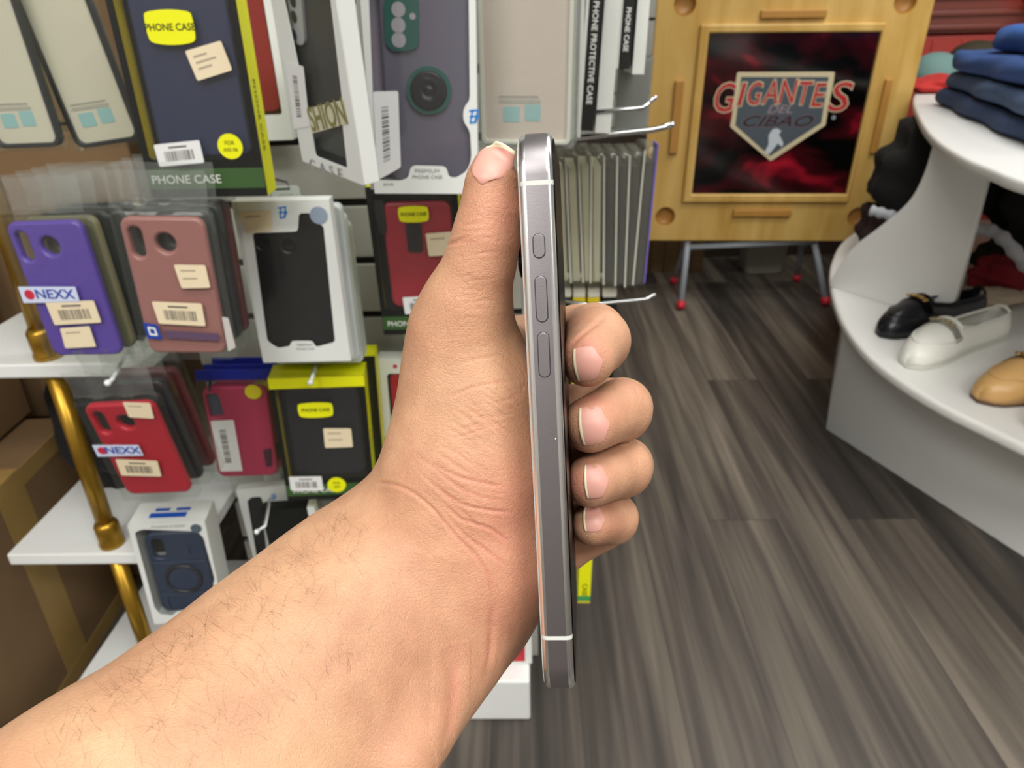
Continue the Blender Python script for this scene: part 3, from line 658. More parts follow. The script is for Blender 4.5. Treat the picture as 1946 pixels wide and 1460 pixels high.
# row of clear acrylic cases on a hook, edge on
tr = [(1063, 1072, 300, 540, 0), (1086, 1096, 292, 541, 0), (1111, 1119, 288, 541, 0), (1136, 1133, 290, 542, 0), (1160, 1158, 290, 545, 1), (1185, 1180, 290, 547, 1), (1209, 1198, 289, 550, 1), (1238, 1213, 280, 546, 1)]
ACR = clear('acrylic', '#f0f1ea', .10, .1, .12, '#d5d5c8', crinkle=.2); RIB = M('milky_edge', '#c2c2b6', .3)
ACL = ['clear empty acrylic case, innermost of the hanging row beside the phone', 'clear empty acrylic case, second of the hanging row', 'clear empty acrylic case, third of the hanging row', 'clear empty acrylic case, fourth of the hanging row', 'acrylic case with dark contents, fifth of the hanging row', 'acrylic case with dark contents, sixth of the hanging row', 'acrylic case with dark contents, seventh of the hanging row', 'acrylic case with violet edge, outermost of the hanging row']
for k, (xt, xb, yt, yb, dk) in enumerate(tr):
    Y = .93; T_ = at_y(xt, yt, Y); B_ = at_y(xb, yb, Y); h = T_[2]-B_[2]; lean = math.degrees(atan2(T_[0]-B_[0], h))
    r = pack('acrylic_phone_case', ACL[k], 'phone case', (B_[0], Y, B_[2]), (0, lean, 0), 'row of clear acrylic cases on the side hook')
    t = .0155; bm = bmesh.new(); a = rrect(0, 0, .082, h, .009, 4)
    for x in (-t/2, t/2):
        pass
    va = [bm.verts.new((-t/2, p[0], p[1])) for p in a]; vb = [bm.verts.new((t/2, p[0], p[1])) for p in a]
    for i in range(len(a)): bm.faces.new((va[i], va[(i+1) % len(a)], vb[(i+1) % len(a)], vb[i])).smooth = True
    bm.faces.new(va[::-1]); bm.faces.new(vb); bmesh.ops.recalc_face_normals(bm, faces=bm.faces)
    mesh('clear_shell', bm, ACR, r)
    box('insert', -t/2+.003, t/2-.003, .003, .079, .004, h-.018, M('near_black_insert', '#161a1f', .45) if dk else M('dusty_beige_insert', '#b9b5a2', .5), r)
    box('milky_edge', -t/2-.0008, -t/2+.0012, -.0006, .002, .003, h-.004, RIB, r)
    if k == 7: box('violet_edge', t/2-.0012, t/2+.0008, -.0006, .03, .006, h+.004, M('violet_plastic', '#6a5cae', .4), r)
# small boxes on the hook below
for k, (x0, x1, m_, lb) in enumerate(((1062, 1086, BLK, 'black box with white top, innermost under the acrylic row'), (1089, 1113, YELD, 'yellow box with white top, second under the acrylic row'), (1117, 1140, YELD, 'yellow box with black mark, third under the acrylic row'), (1145, 1172, BLK, 'black box with white top, outermost under the acrylic row'))):
    a = at_y(x0, 566, .96); b = at_y(x1, 566, .96); w = b[0]-a[0]
    r = pack('phone_case_box', lb, 'phone case box', ((a[0]+b[0])/2, .96, a[2]-.17), (0, 0, 0), 'small boxes below the acrylic row')
    box('carton', -w/2, w/2, 0, .07, 0, .170, m_, r, bevel=.0006); box('white_top', -w/2, w/2, -.0006, .07, .170, .184, M('ivory_top', '#d9d8ca', .5), r, bevel=.002)
a = at_y(1098, 1146, .98); b = at_y(1121, 1146, .98)
r = pack('phone_case_box', 'yellow box spine with green foot, seen below the little finger', 'phone case box', ((a[0]+b[0])/2, .98, a[2]), (0, 1, 0)); w = b[0]-a[0]
box('carton', -w/2, w/2, 0, .05, .004, .19, YEL, r); box('green_foot', -w/2-.0002, w/2+.0002, -.0003, .0502, .004, .016, M('leaf_green_ink', '#3f9a58', .5), r); box('yellow_rim', -w/2-.0003, w/2+.0003, -.0006, .0503, 0, .004, YELD, r)
text('lettering', 'CASE', .012, INK, r, (0, -.0004, .03), (90, 90, 0))
# white and red box standing on the base
r = pack('phone_case_box', 'white and red box standing on the white base below the heel of the hand', 'phone case box', tuple(at_z(1011, 1262, .0855)), (0, 0, 0)); box('carton', -.08, 0, 0, .03, 0, .085, WCARD, r, bevel=.001); box('red_panel', -.074, -.011, -.0008, 0, .006, .07, M('pure_red_case', '#b5101e', .4), r)

# ---- hooks
CHR = M('chrome', '#c9ccce', .18, 1.0); WHK = M('white_hook_coating', '#e4e9e8', .3)
def hook(pts, r, mat, label, ball=0):
    o = empty('display_hook', tuple(pts[0])); tag(o, label, 'hook', 'slatwall hooks')
    L_ = [Vector(p)-Vector(pts[0]) for p in pts]
    tube('rod', L_, r, mat, o, 12)
    bm = bmesh.new(); bmesh.ops.create_uvsphere(bm, u_segments=16, v_segments=10, radius=r*(1.6 if ball else 1.05)); bm.transform(Matrix.Translation(L_[-1])); mesh('tip', bm, mat, o, smooth=True)
    d0 = (L_[1]-L_[0]).normalized()
    bm = bmesh.new(); bm_box(bm, -.012, .012, -.012, .012, -.003, .003, .001); bm.transform(d0.to_track_quat('Z', 'Y').to_matrix().to_4x4()); mesh('back_plate', bm, mat, o)
    return o
def V3(px, py, Y): return tuple(at_y(px, py, Y))
hook([V3(258, 640, .925), V3(213, 722, .655), V3(205, 728, .650)], .0022, WHK, 'white hook carrying the red NEXX case pack', 1)
hook([V3(612, 660, .925), V3(594, 716, .775), V3(590, 727, .770)], .0022, WHK, 'white hook carrying the yellow and black boxes', 1)
hook([V3(519, 915, .925), V3(503, 1000, .76), V3(488, 1011, .758)], .0021, WHK, 'bare white hook pointing out in front of the narrow white box', 1)
hook([V3(404, 708, .925), V3(398, 735, .80), V3(398, 742, .795)], .0018, M('dark_wire', '#24262a', .4), 'dark hook carrying the pink case pouches')
hook([(.006, .95, .9)]+[V3(1130, 213, .86), V3(1222, 205, .86), V3(1245, 186, .86)], .0026, CHR, 'upper bare chrome hook pointing right, tip over the wooden table edge')
hook([(.006, .93, .878)]+[V3(1100, 262, .905), V3(1240, 247, .905), V3(1258, 243, .905), V3(1277, 237, .905)], .0034, CHR, 'chrome hook carrying the row of acrylic cases, pointing right')
hook([(.006, 1.0, .304), (.09, 1.0, .304), (.15, 1.0, .304), (.165, 1.0, .311)], .0024, CHR, 'chrome hook hidden behind the fingers carrying the yellow box spine')
hook([(.006, .95, .66)]+[V3(1120, 579, .93), V3(1226, 569, .93), V3(1243, 561, .93)], .0024, CHR, 'lowest chrome hook pointing right, just above the index finger')
for _o, _h, _lb in ((P3, .205, 'hook carrying the large yellow and black box, upper left'), (PP, .205, 'hook carrying the tall white PREMIUM PHONE CASE box'), (PW, .184, 'hook carrying the white boxes with the black case in front'), (PR, .180, 'hook carrying the dark red case boxes beside the thumb'), (PO, .150, 'hook carrying the rose pink case packs'), (WR, .160, 'hook carrying the white and mint box with red case')):
    if _o in (PW, PO): continue
    l = _o.location; zt = l.z+_h+.004
    hook([(l.x, .925, zt), (l.x, l.y-.012, zt), (l.x, l.y-.020, zt+.006)], .0018, WHK, _lb)

# ================================================================ wooden game table standing on edge against its folded legs
def pine_mat():
    m, nt, b = new_mat('pine_varnished'); N = nt.nodes; L = nt.links
    tc = N.new('ShaderNodeTexCoord'); mp = N.new('ShaderNodeMapping'); mp.inputs['Scale'].default_value = (14, 14, 2.2)
    n = N.new('ShaderNodeTexNoise'); n.inputs['Scale'].default_value = 1; n.inputs['Detail'].default_value = 4; n.inputs['Distortion'].default_value = .6
    L.new(tc.outputs['Object'], mp.inputs['Vector']); L.new(mp.outputs[0], n.inputs['Vector'])
    r = N.new('ShaderNodeValToRGB'); r.color_ramp.elements[0].position = .3; r.color_ramp.elements[0].color = hx('#bd9345'); r.color_ramp.elements[1].position = .7; r.color_ramp.elements[1].color = hx('#d9b66c')
    L.new(n.outputs['Fac'], r.inputs[0]); L.new(r.outputs[0], b.inputs['Base Color']); b.inputs['Roughness'].default_value = .35
    return m
PINE = pine_mat(); PINED = M('darker_pine', '#b58440', .35, noise=.12, nscale=12); GREYT = M('grey_tube', '#9ea4ad', .4); REDF = M('red_rubber_foot', '#cf2333', .5)
DT = empty('game_table', (.859, 2.675, .683), (2.474, .943, -1.449)); tag(DT, 'varnished pine domino table standing upright, black and red team emblem in its centre', 'table')
S = .44
cups = [(-.35, .35), (.35, .35), (-.35, -.35), (.35, -.35)]
racks = [rrect(-.105, .306, .105, .330, .004, 3), rrect(-.105, -.346, .105, -.320, .004, 3), rrect(-.360, -.12, -.330, .12, .004, 3), rrect(.338, -.12, .362, .12, .004, 3)]
plate('table_board', [rrect(-S, -S, S, S, .028, 5)]+[circ(x, z, .036, 28) for x, z in cups], 0, .020, PINE, DT)
for x, z in cups:
    bm = bmesh.new(); bm_lathe(bm, [(.0365, 0), (.0362, .003), (.0355, .018), (.032, .026), (.024, .030), (.001, .031)], 28, cap0=False); bm.transform(Matrix.Translation((x, .001, z)) @ Matrix.Rotation(-pi/2, 4, 'X'))
    mesh('cup_holder', bm, PINED, DT, smooth=True)
for q in racks:
    xs_ = [p[0] for p in q]; zs_ = [p[1] for p in q]
    r_ = box('domino_rack', min(xs_), max(xs_), -.016, .002, min(zs_), max(zs_), PINED, DT, bevel=.003)
a, b = .264, .289
plate('frame_moulding', [rrect(-b-.006, -b-.006, b+.012, b+.002, .006, 3), rrect(-a, -a, b, a, .001, 2)], -.016, .004, PINE, DT, round_=.006)
def art_mat():
    m, nt, bb = new_mat('dark_red_print'); N = nt.nodes; L = nt.links
    tc = N.new('ShaderNodeTexCoord'); mp = N.new('ShaderNodeMapping'); mp.inputs['Scale'].default_value = (4.6, 5, 8.5); mp.inputs['Location'].default_value = (5.3, 0, 1.2)
    n = N.new('ShaderNodeTexNoise'); n.inputs['Scale'].default_value = 1; n.inputs['Detail'].default_value = 2.5; n.inputs['Distortion'].default_value = .4
    L.new(tc.outputs['Object'], mp.inputs['Vector']); L.new(mp.outputs[0], n.inputs['Vector'])
    r = N.new('ShaderNodeValToRGB'); e = r.color_ramp.elements; e[0].position = .44; e[0].color = hx('#070606'); e[1].position = .74; e[1].color = hx('#a01a2c')
    q = e.new(.60); q.color = hx('#3c0b12'); L.new(n.outputs['Fac'], r.inputs[0]); L.new(r.outputs[0], bb.inputs['Base Color'])
    bb.inputs['Roughness'].default_value = .12
    return m
art = plate('printed_picture', [rrect(-a, -a, b, a, .001, 2)], -.002, .0005, art_mat(), DT)
bpy.context.view_layer.update()
def E2(pts, y=-.003): return [L2(DT, 1340+x/5.724, 100+z/5.724, y) for x, z in pts]
CRM = M('cream_emblem_line', '#cfc3a0', .5); SLT = M('slate_emblem', '#4a545c', .5); REDI = M('emblem_red', '#b32a30', .5); BRN = M('emblem_dark', '#2a1c22', .5); SIL = M('silver_ink', '#c4ccd2', .4)
em = plate('emblem_outline', [round_poly(E2([(350, 212), (1412, 208), (1395, 330), (1332, 640), (1310, 790), (712, 1182), (272, 806), (300, 650), (332, 330)]), .006)], -.0030, -.0022, CRM, art)
plate('emblem_field', [E2([(392, 265), (1345, 265), (1335, 330), (1285, 620), (1262, 765), (706, 1125), (328, 790), (350, 620), (385, 330)])], -.0038, -.0030, SLT, em)
def lett(s, cx, cy, px_h, px_w, mat, out=None, shear=.12, y=-.0045):
    x, z = L2(DT, 1340+cx/5.724, 100+cy/5.724, y); h = px_h/5.724*2.75/1380; w = px_w/5.724*2.75/1380
    if out:
        o = text('lettering', s, 1, out, em, (x, y+.0004, z), shear=shear, bold=.028); d = o.data; fitm(o, w*1.0, h*1.0, .0075)
    o = text('lettering', s, 1, mat, em, (x, y, z), shear=shear, bold=.004); fitm(o, w, h, 0)
def fitm(o, w, h, grow):
    co = [v.co for v in o.data.vertices]; x0 = min(c.x for c in co); x1 = max(c.x for c in co); y0 = min(c.y for c in co); y1 = max(c.y for c in co)
    sx = (w+grow)/(x1-x0); sy = (h+grow)/(y1-y0); cx = (x0+x1)/2; cy = (y0+y1)/2
    for v in o.data.vertices: v.co = Vector(((v.co.x-cx)*sx, (v.co.y-cy)*sy, v.co.z*.3))
for ch, cx, cy, hh, ww in (('G', 215, 490, 270, 190), ('I', 400, 455, 210, 70), ('G', 540, 445, 210, 130), ('A', 720, 430, 215, 150), ('N', 905, 425, 215, 160), ('T', 1085, 440, 210, 130), ('E', 1240, 460, 215, 120), ('S', 1470, 480, 270, 200)):
    lett(ch, cx, cy, hh, ww, REDI, CRM)
lett('DEL', 815, 615, 75, 240, M('emblem_mauve', '#9a8790', .5), None, .3); lett('CIBAO', 795, 745, 105, 690, BRN, M('emblem_plum_line', '#6e5c66', .5), .35)
plate('rider_silhouette', [round_poly(E2([(640, 1090), (690, 1000), (690, 900), (730, 835), (780, 822), (830, 850), (800, 890), (825, 930), (850, 985), (835, 1030), (790, 985), (740, 1050), (690, 1110)]), .005)], -.0046, -.0040, SIL, em)
x, z = L2(DT, 1340+1395/5.724, 100+705/5.724); plate('registered_dot', [circ(x, z, .007)], -.0035, -.002, M('grey_ink', '#8a8f96', .5), art)
# splayed folding legs with red feet
def wl(p): return DT.matrix_world.inverted() @ Vector(p)
def leg(top, foot, w=.012):
    t, f = wl(top), wl(foot); k = (f-t).normalized()
    o = tube('leg', [t, f-k*.02], w, GREYT, DT, 16); bm = bmesh.new(); bm_tube(bm, [f-k*.028, f-k*.004, f], [w*1.35, w*1.35, w*.9], 16); mesh('rubber_foot', bm, REDF, o, smooth=True)
leg((.630, 2.835, .43), (.570, 2.613, .006)); leg((1.040, 2.835, .43), (1.126, 2.632, .006)); leg((.66, 2.80, .43), (.597, 2.922, .006), .011); leg((1.06, 2.80, .43), (1.110, 2.927, .006), .011)
tube('cross_bar', [wl((.606, 2.722, .2146)), wl((1.078, 2.722, .2275))], .011, GREYT, DT, 14); tube('cross_bar', [wl((.662, 2.80, .30)), wl((1.036, 2.80, .30))], .010, GREYT, DT, 14)
tube('brace', [wl((1.085, 2.86, .17)), wl((1.22, 2.80, .30))], .009, GREYT, DT, 10); tube('brace', [wl((1.22, 2.80, .30)), wl((1.02, 2.80, .50))], .009, GREYT, DT, 10)

# ---- things behind the table
wb = empty('plastic_bin', (1.007, 3.09, 0), (0, 0, 0)); tag(wb, 'pale grey plastic bin on the floor behind the table legs', 'bin')
bm = bmesh.new(); pr = [(.070, .055, 0), (.080, .062, .006), (.092, .074, .2), (.097, .079, .203), (.097, .079, .215)]
rings = [[bm.verts.new((x, y, z)) for x, y in rrect(-a_, -b_, a_, b_, .022, 4)] for a_, b_, z in pr]
for r0, r1 in zip(rings, rings[1:]):
    for i in range(len(r0)): bm.faces.new((r0[i], r0[(i+1) % len(r0)], r1[(i+1) % len(r0)], r1[i])).smooth = True
bm.faces.new(rings[0][::-1]); mesh('tub', bm, M('pale_plastic', '#a7a69c', .45), wb)
bm = bmesh.new(); bm_box(bm, -.10, .10, -.082, .082, .213, .232, .006); mesh('lid', bm, M('pale_plastic', '#a7a69c', .45), wb)
wc = empty('wooden_crate', (.47, 3.08, 0)); tag(wc, 'dim wooden slatted crate behind the left table legs', 'crate')
for k in range(5): box('slat', .0+k*.058, .05+k*.058, 0, .012, 0, .40, M('dim_wood', '#6d5434', .7, noise=.2), wc)
box('crate_back', 0, .285, .16, .175, 0, .40, M('dim_wood', '#6d5434', .7), wc); box('rail', -.002, .287, -.008, 0, .33, .37, M('dim_wood', '#6d5434', .7), wc)
ch = empty('storage_chest', (1.5, 3.6, 0)); tag(ch, 'glossy brown-red ridged storage chest behind the jeans and caps, top right', 'chest')
CB = M('chest_brown', '#7c4238', .35); CR = M('chest_red', '#b23f38', .4)
box('chest_body', 0, 1.2, 0, .5, 0, .90, CR, ch, bevel=.01); box('chest_lid', -.01, 1.21, -.015, .51, .905, 1.12, CB, ch, bevel=.012)
for z in (.92, .975, 1.04): box('lid_ridge', 0, 1.2, -.030, -.012, z, z+.022, CB, ch, bevel=.006)
for k in range(9): box('body_rib', .04+k*.13, .055+k*.13, -.006, .002, .72, .88, CR, ch, bevel=.002)
sg = empty('lit_sign', (2.12, 3.5, 0)); tag(sg, 'small glowing red sign at the very top right corner', 'sign')
m, nt, b = new_mat('red_glow'); b.inputs['Base Color'].default_value = hx('#e01020'); b.inputs['Emission Color'].default_value = hx('#ff1428'); b.inputs['Emission Strength'].default_value = 1.6
box('sign_face', 0, .14, 0, .02, 1.01, 1.10, m, sg, bevel=.004); box('sign_post', .06, .08, .005, .02, 0.6, 1.01, BLK, sg); box('sign_base', .0, .14, -.03, .05, 1.12-.1+.0, 1.03, BLK, sg)

# ================================================================ white curved display stand with jeans and shoes
ST = empty('curved_display_stand', (1.2, 1.6, 0)); tag(ST, 'white curved two tier display stand holding jeans above and loafers below', 'display stand')
SWH = M('stand_white', '#e6e6e3', .35); LW = [(x-1.2, y-1.6) for x, y in smooth_closed([(.886, 2.086), (.826, 1.904), (.778, 1.711), (.757, 1.533), (.766, 1.395), (.795, 1.275), (.835, 1.18), (.90, 1.06), (1.05, .93), (1.35, .86), (1.75, 1.0), (2.0, 1.5), (2.0, 2.2), (1.7, 2.66), (1.35, 2.72), (1.194, 2.602), (1.049, 2.418), (.954, 2.242)], 5)]
plate('lower_shelf', [LW], .286, .310, SWH, ST, round_=.008, flat='XY')
TP = [(x-1.2, y-1.6) for x, y in smooth_closed([(1.254, 2.553), (1.052, 2.092), (.917, 1.747), (.846, 1.498), (.824, 1.349), (.815, 1.224), (.86, 1.05), (1.1, .92), (1.5, .92), (2.0, 1.3), (2.35, 2.1), (2.5, 2.9), (2.2, 3.36), (1.80, 3.38), (1.448, 2.904)], 5)]
plate('upper_shelf', [TP], .722, .746, SWH, ST, round_=.008, flat='XY')
bp_ = [(.789, 1.708), (.996, 1.184), (1.5, 1.10), (1.85, 1.6), (1.80, 2.2), (1.4, 2.45), (1.0, 2.2)]
plate('base_box', [[(x-1.2, y-1.6) for x, y in bp_]], 0, .286, M('stand_grey_white', '#c9cac8', .45), ST, flat='XY')
A2, B2 = Vector((.855, 1.968)), Vector((1.038, 1.692)); dd = (B2-A2).normalized()
br = [(-.008, .31), (.331, .31), (.331, .722), (.192, .722)]+[tuple(p) for p in smooth_open([(.190, .685), (.184, .637), (.162, .575), (.102, .502), (.035, .427), (-.008, .331)], 4)]
me_ = plate_mesh([br], -.009, .009, .002); me_.transform(Matrix.Rotation(atan2(dd.y, dd.x), 4, 'Z')); me_.transform(Matrix.Translation((A2.x-1.2, A2.y-1.6, 0)))
link('curved_brace', me_, SWH, ST)
box('back_column', .62, .66, .2, .5, .31, .722, SWH, ST)

# ---- loafers
def shoe(label, toe, heel, wid, main, inner, sole, kind):
    tx, ty = toe; hx_, hy = heel; L_ = sqrt((hx_-tx)**2+(hy-ty)**2); ang = atan2(hy-ty, hx_-tx)
    r = empty('loafer', (tx, ty, .3105), (0, 0, math.degrees(ang))); tag(r, label, 'shoe', 'loafers on the lower shelf')
    n = 26; ts = [i/n for i in range(n+1)]
    def hw(t): return wid*np.interp(t, [0, .03, .08, .18, .32, .5, .68, .85, .94, .98, 1], [.0, .46, .72, .94, 1.0, .92, .86, .84, .74, .54, .16])
    def cy(t): return .012*sin(pi*t)*(1 if kind != 'tan' else -1)
    ol = [(t*L_, cy(t)-hw(t)) for t in ts]+[(t*L_, cy(t)+hw(t)) for t in ts[::-1]]
    plate('sole', [ol], 0, .012, sole, r, round_=.003, flat='XY')
    plate('insole', [shrink(ol, .93)], .012, .016, inner, r, flat='XY')
    bm = bmesh.new(); op = .42                      # opening begins here
    def top(t): return np.interp(t, [0, .05, .15, .3, .42, .6, .85, 1], [.024, .044, .060, .074, .080, .064, .068, .074])
    outer = []; m = 14
    rim = lambda t: np.interp(t, [op, op+.05, .6, .85, 1], [.060, .050, .046, .054, .060])
    rows = []
    for t in ts:
        w_ = hw(t)*1.02; H = top(t); row = []
        for k in range(m+1):
            a_ = pi*k/m; row.append((t*L_, cy(t)-w_*cos(a_)*(1 if abs(cos(a_)) < .98 else 1), .008+max(0, H-.008)*sin(a_)**.75))
        rows.append(row)
    vv = [[bm.verts.new(p) for p in row] for row in rows]
    for i in range(n):
        for k in range(m):
            tm = (ts[i]+ts[i+1])/2
            if tm > op and 3 < k < m-4 and tm < .955: continue
            if tm > op+.0 and tm < .99 and 1 < k < m-2 and tm > .5 and False: continue
            bm.faces.new((vv[i][k], vv[i][k+1], vv[i+1][k+1], vv[i+1][k])).smooth = True
    bmesh.ops.delete(bm, geom=[v for v in bm.verts if not v.link_faces], context='VERTS')
    bmesh.ops.recalc_face_normals(bm, faces=bm.faces); ex = bmesh.ops.solidify(bm, geom=bm.faces[:], thickness=.0025)
    up = mesh('upper', bm, main, r, smooth=True)
    # rolled edge round the opening
    pts = []
    io = [i for i in range(n+1) if ts[i] >= op-.01 and ts[i] <= .965]
    for i in io: pts.append(rows[i][4])
    for k in range(5, m-4): pts.append(rows[io[-1]][k])
    for i in io[::-1]: pts.append(rows[i][m-4])
    for k in range(m-5, 4, -1): pts.append(rows[io[0]][k])
    bm = bmesh.new(); bm_tube(bm, pts+pts[:2], .0032, 8, False); mesh('rolled_edge', bm, main, r, smooth=True)
    # raised apron seam across the toe
    seam_ = []
    for k in range(13):
        a_ = pi*k/12; t = op-.03-.30*sin(a_); f = interp_row(rows, ts, t, .5-.34*cos(a_), m); seam_.append(f)
    bm = bmesh.new(); bm_tube(bm, seam_, .0022, 6, True); mesh('apron_seam', bm, main, r, smooth=True)
    # strap and metal ornament
    bm = bmesh.new(); t0 = op-.06
    st = [interp_row(rows, ts, t0+.02, .14+.72*k/12, m, .0025) for k in range(13)]; st2 = [interp_row(rows, ts, t0-.05, .14+.72*k/12, m, .0025) for k in range(13)]
    va = [bm.verts.new(p) for p in st]; vb = [bm.verts.new(p) for p in st2]
    for i in range(12): bm.faces.new((va[i], va[i+1], vb[i+1], vb[i])).smooth = True
    bmesh.ops.solidify(bm, geom=bm.faces[:], thickness=.002); mesh('strap', bm, main, r)
    orn = M('pale_gold_metal', '#c9a45c', .3, .9) if kind != 'white' else M('silver_gold_metal', '#cdbf9c', .3, .9)
    bm = bmesh.new()
    for k in range(5):
        c0 = interp_row(rows, ts, t0-.015, .36+.07*k, m, .006)
        rg = [Vector(c0)+Vector((.007*cos(2*pi*q/10), .006*sin(2*pi*q/10), 0)) for q in range(10)]; bm_tube(bm, rg+rg[:2], .0016, 6, False)
    mesh('chain_ornament', bm, orn, r, smooth=True)
    return r
def interp_row(rows, ts, t, u, m, lift=.001):
    i = min(max(int(t*(len(ts)-1)), 0), len(ts)-2); f = t*(len(ts)-1)-i; k = min(max(int(u*m), 0), m-1); g_ = u*m-k
    p = [Vector(rows[a_][b_]) for a_, b_ in ((i, k), (i, k+1), (i+1, k), (i+1, k+1))]
    q = (p[0]*(1-g_)+p[1]*g_)*(1-f)+(p[2]*(1-g_)+p[3]*g_)*f
    c = Vector((q.x, 0, 0)); o = (q-c).normalized(); return tuple(q+o*lift)
shoe('black leather loafer with gold chain trim, furthest of the shoes', (.822, 1.600), (1.125, 1.740), .046, M('black_leather', '#101118', .3), M('dark_insole', '#2a2020', .7), M('black_sole', '#0b0b0c', .6), 'black')
shoe('white loafer with silver buckle chain, second of the shoes', (.806, 1.432), (1.105, 1.612), .048, M('white_leather', '#e6e7df', .38), M('grey_insole', '#b9b5a6', .7), M('white_rubber', '#d2d3c8', .5), 'white')
shoe('tan loafer with metal chain, third of the shoes, heel beyond the picture edge', (.868, 1.268), (1.165, 1.425), .048, M('tan_leather', '#c59c62', .38), M('tan_insole', '#b98f62', .7), M('brown_sole', '#5c4233', .6), 'tan')
shoe('brown loafer at the right picture edge, nearest of the shoes', (.905, 1.150), (1.195, 1.290), .046, M('brown_leather', '#94694f', .4), M('tan_insole', '#b98f62', .7), M('brown_sole', '#5c4233', .6), 'tan')

# ---- folded jeans on the upper shelf
def jeans(loc, size, rot, col, label, seed):
    bm = bmesh.new(); bm_box(bm, -size[0]/2, size[0]/2, -size[1]/2, size[1]/2, 0, size[2], size[2]*.46, 5)
    bmesh.ops.subdivide_edges(bm, edges=[e for e in bm.edges if e.calc_length() > .03], cuts=14, use_grid_fill=True)
    rr = random.Random(seed); a_, b_, c_ = (rr.uniform(0, 6) for _ in range(3))
    for v in bm.verts:
        p = v.co; w = .35*sin(16*p.x+a_)*cos(11*p.y+b_)+.25*sin(31*p.y+7*p.x+c_)+.15*sin(47*p.x+a_)
        p.z += .010*w*(p.z/size[2]); p.x += .006*sin(23*p.y+b_+p.z*40); p.y += .006*sin(19*p.x+c_+p.z*55)
    dn = M('denim_%s' % col.strip('#'), col, .85, noise=.28, nscale=26, bump=.4, bscale=500)
    r = empty('folded_jeans', loc, rot); tag(r, label, 'jeans', 'folded jeans on the upper shelf'); mesh('denim', bm, dn, r, smooth=True)
    # stitched side seam and fold line
    sx, sy, sz = size; pts = [(-sx/2+.035, -sy/2-.002+k*0, sz*.5) for k in range(1)]
    line = [(-sx/2+.05+(sx-.1)*k/10, -sy/2-.0005+.003*sin(k), sz*.5+.004*sin(k*1.3+seed)) for k in range(11)]
    bm = bmesh.new(); bm_tube(bm, line, .0022, 6); mesh('fold_seam', bm, M('seam_thread_%s' % col.strip('#'), '#5b6f8f', .8), r)
    return r
jeans((1.345, 1.850, .747), (.92, .50, .045), (0, 0, 75), '#22375a', 'dark indigo jeans, lowest of the folded pile, on the white shelf', 1)
jeans((1.350, 1.86, .796), (.90, .49, .044), (0, 0, 74), '#3b5070', 'grey-blue faded jeans, second from the bottom of the folded pile', 2)
jeans((1.345, 1.86, .845), (.84, .47, .050), (0, 0, 76), '#2b4c86', 'mid blue jeans, third from the bottom of the folded pile', 3)
jeans((1.350, 1.78, .900), (.72, .44, .062), (0, 0, 73), '#3363ae', 'bright blue jeans, topmost of the folded pile', 4)

# ---- garments and caps
def cloth(label, name, cat, loc, size, col, seed, rough=.9, group=None, zmin=None):
    bm = bmesh.new(); bmesh.ops.create_icosphere(bm, subdivisions=4, radius=1); rr = random.Random(seed); ph = [rr.uniform(0, 6) for _ in range(6)]
    for v in bm.verts:
        p = v.co; w = 1+.10*sin(5*p.x+ph[0]+2*p.z)+.08*sin(7*p.y+ph[1])+.06*sin(9*p.z+ph[2]+4*p.x)+.04*sin(15*p.x+ph[3]-6*p.y)
        q = Vector((p.x*size[0]*w, p.y*size[1]*w, p.z*size[2]*w)); v.co = q
        if zmin is not None and q.z < zmin: v.co.z = zmin
    return tag(mesh(name, bm, M(name+'_'+col.strip('#'), col, rough, bump=.35, bscale=120), smooth=True, loc=loc), label, cat, group)
cloth('black coat heaped between the wooden table and the white brace', 'black_coat', 'coat', (1.19, 2.18, .575), (.17, .20, .15), '#060606', 3, zmin=-.11)
cloth('black coat heaped right of the white brace under the jeans shelf', 'black_coat', 'coat', (1.54, 2.0, .530), (.32, .20, .175), '#050506', 5)
cloth('red knitted cloth lying right of the brace behind the shoes', 'red_cloth', 'cloth', (1.265, 1.90, .362), (.085, .06, .05), '#7a0f1e', 7, zmin=-.05)
cloth('dark brown cap behind the red cloth on the lower shelf', 'winter_hat', 'hat', (1.36, 2.03, .372), (.09, .07, .06), '#2c2119', 8, zmin=-.060)
cloth('cream cloth lying against the foot of the brace behind the black shoe', 'cream_cloth', 'cloth', (1.18, 1.795, .334), (.085, .05, .024), '#b7a893', 9, zmin=-.023)
def fur(label, pts, r, loc=(0, 0, 0), col='#b9bcc4'):
    bm = bmesh.new(); sp_ = smooth_open(pts, 5); bm_tube(bm, sp_, [r*(1+.18*sin(i*1.7)) for i in range(len(sp_))], 12)
    return tag(mesh('fur_trim', bm, M('pale_fur', col, .95, bump=.5, bscale=300), smooth=True), label, 'trim', 'pale fur trims')
fur('pale grey trim band at the hem of the black coat left of the brace', [tuple(at_y(1655, 400, 2.05)), tuple(at_y(1675, 405, 2.03)), tuple(at_y(1700, 412, 2.0))], .014)
fur('pale grey trim curling over the lower shelf right of the brace', [tuple(at_y(1852, 436, 1.86)), tuple(at_y(1885, 440, 1.84)), tuple(at_y(1915, 462, 1.80)), tuple(at_y(1945, 500, 1.77)), tuple(at_y(1965, 520, 1.74))], .016)
cloth('dark brown and red bundle by the left edge of the lower shelf', 'brown_bundle', 'cloth', (1.13, 2.20, .39), (.14, .12, .10), '#2c1b1a', 12, zmin=-.079)
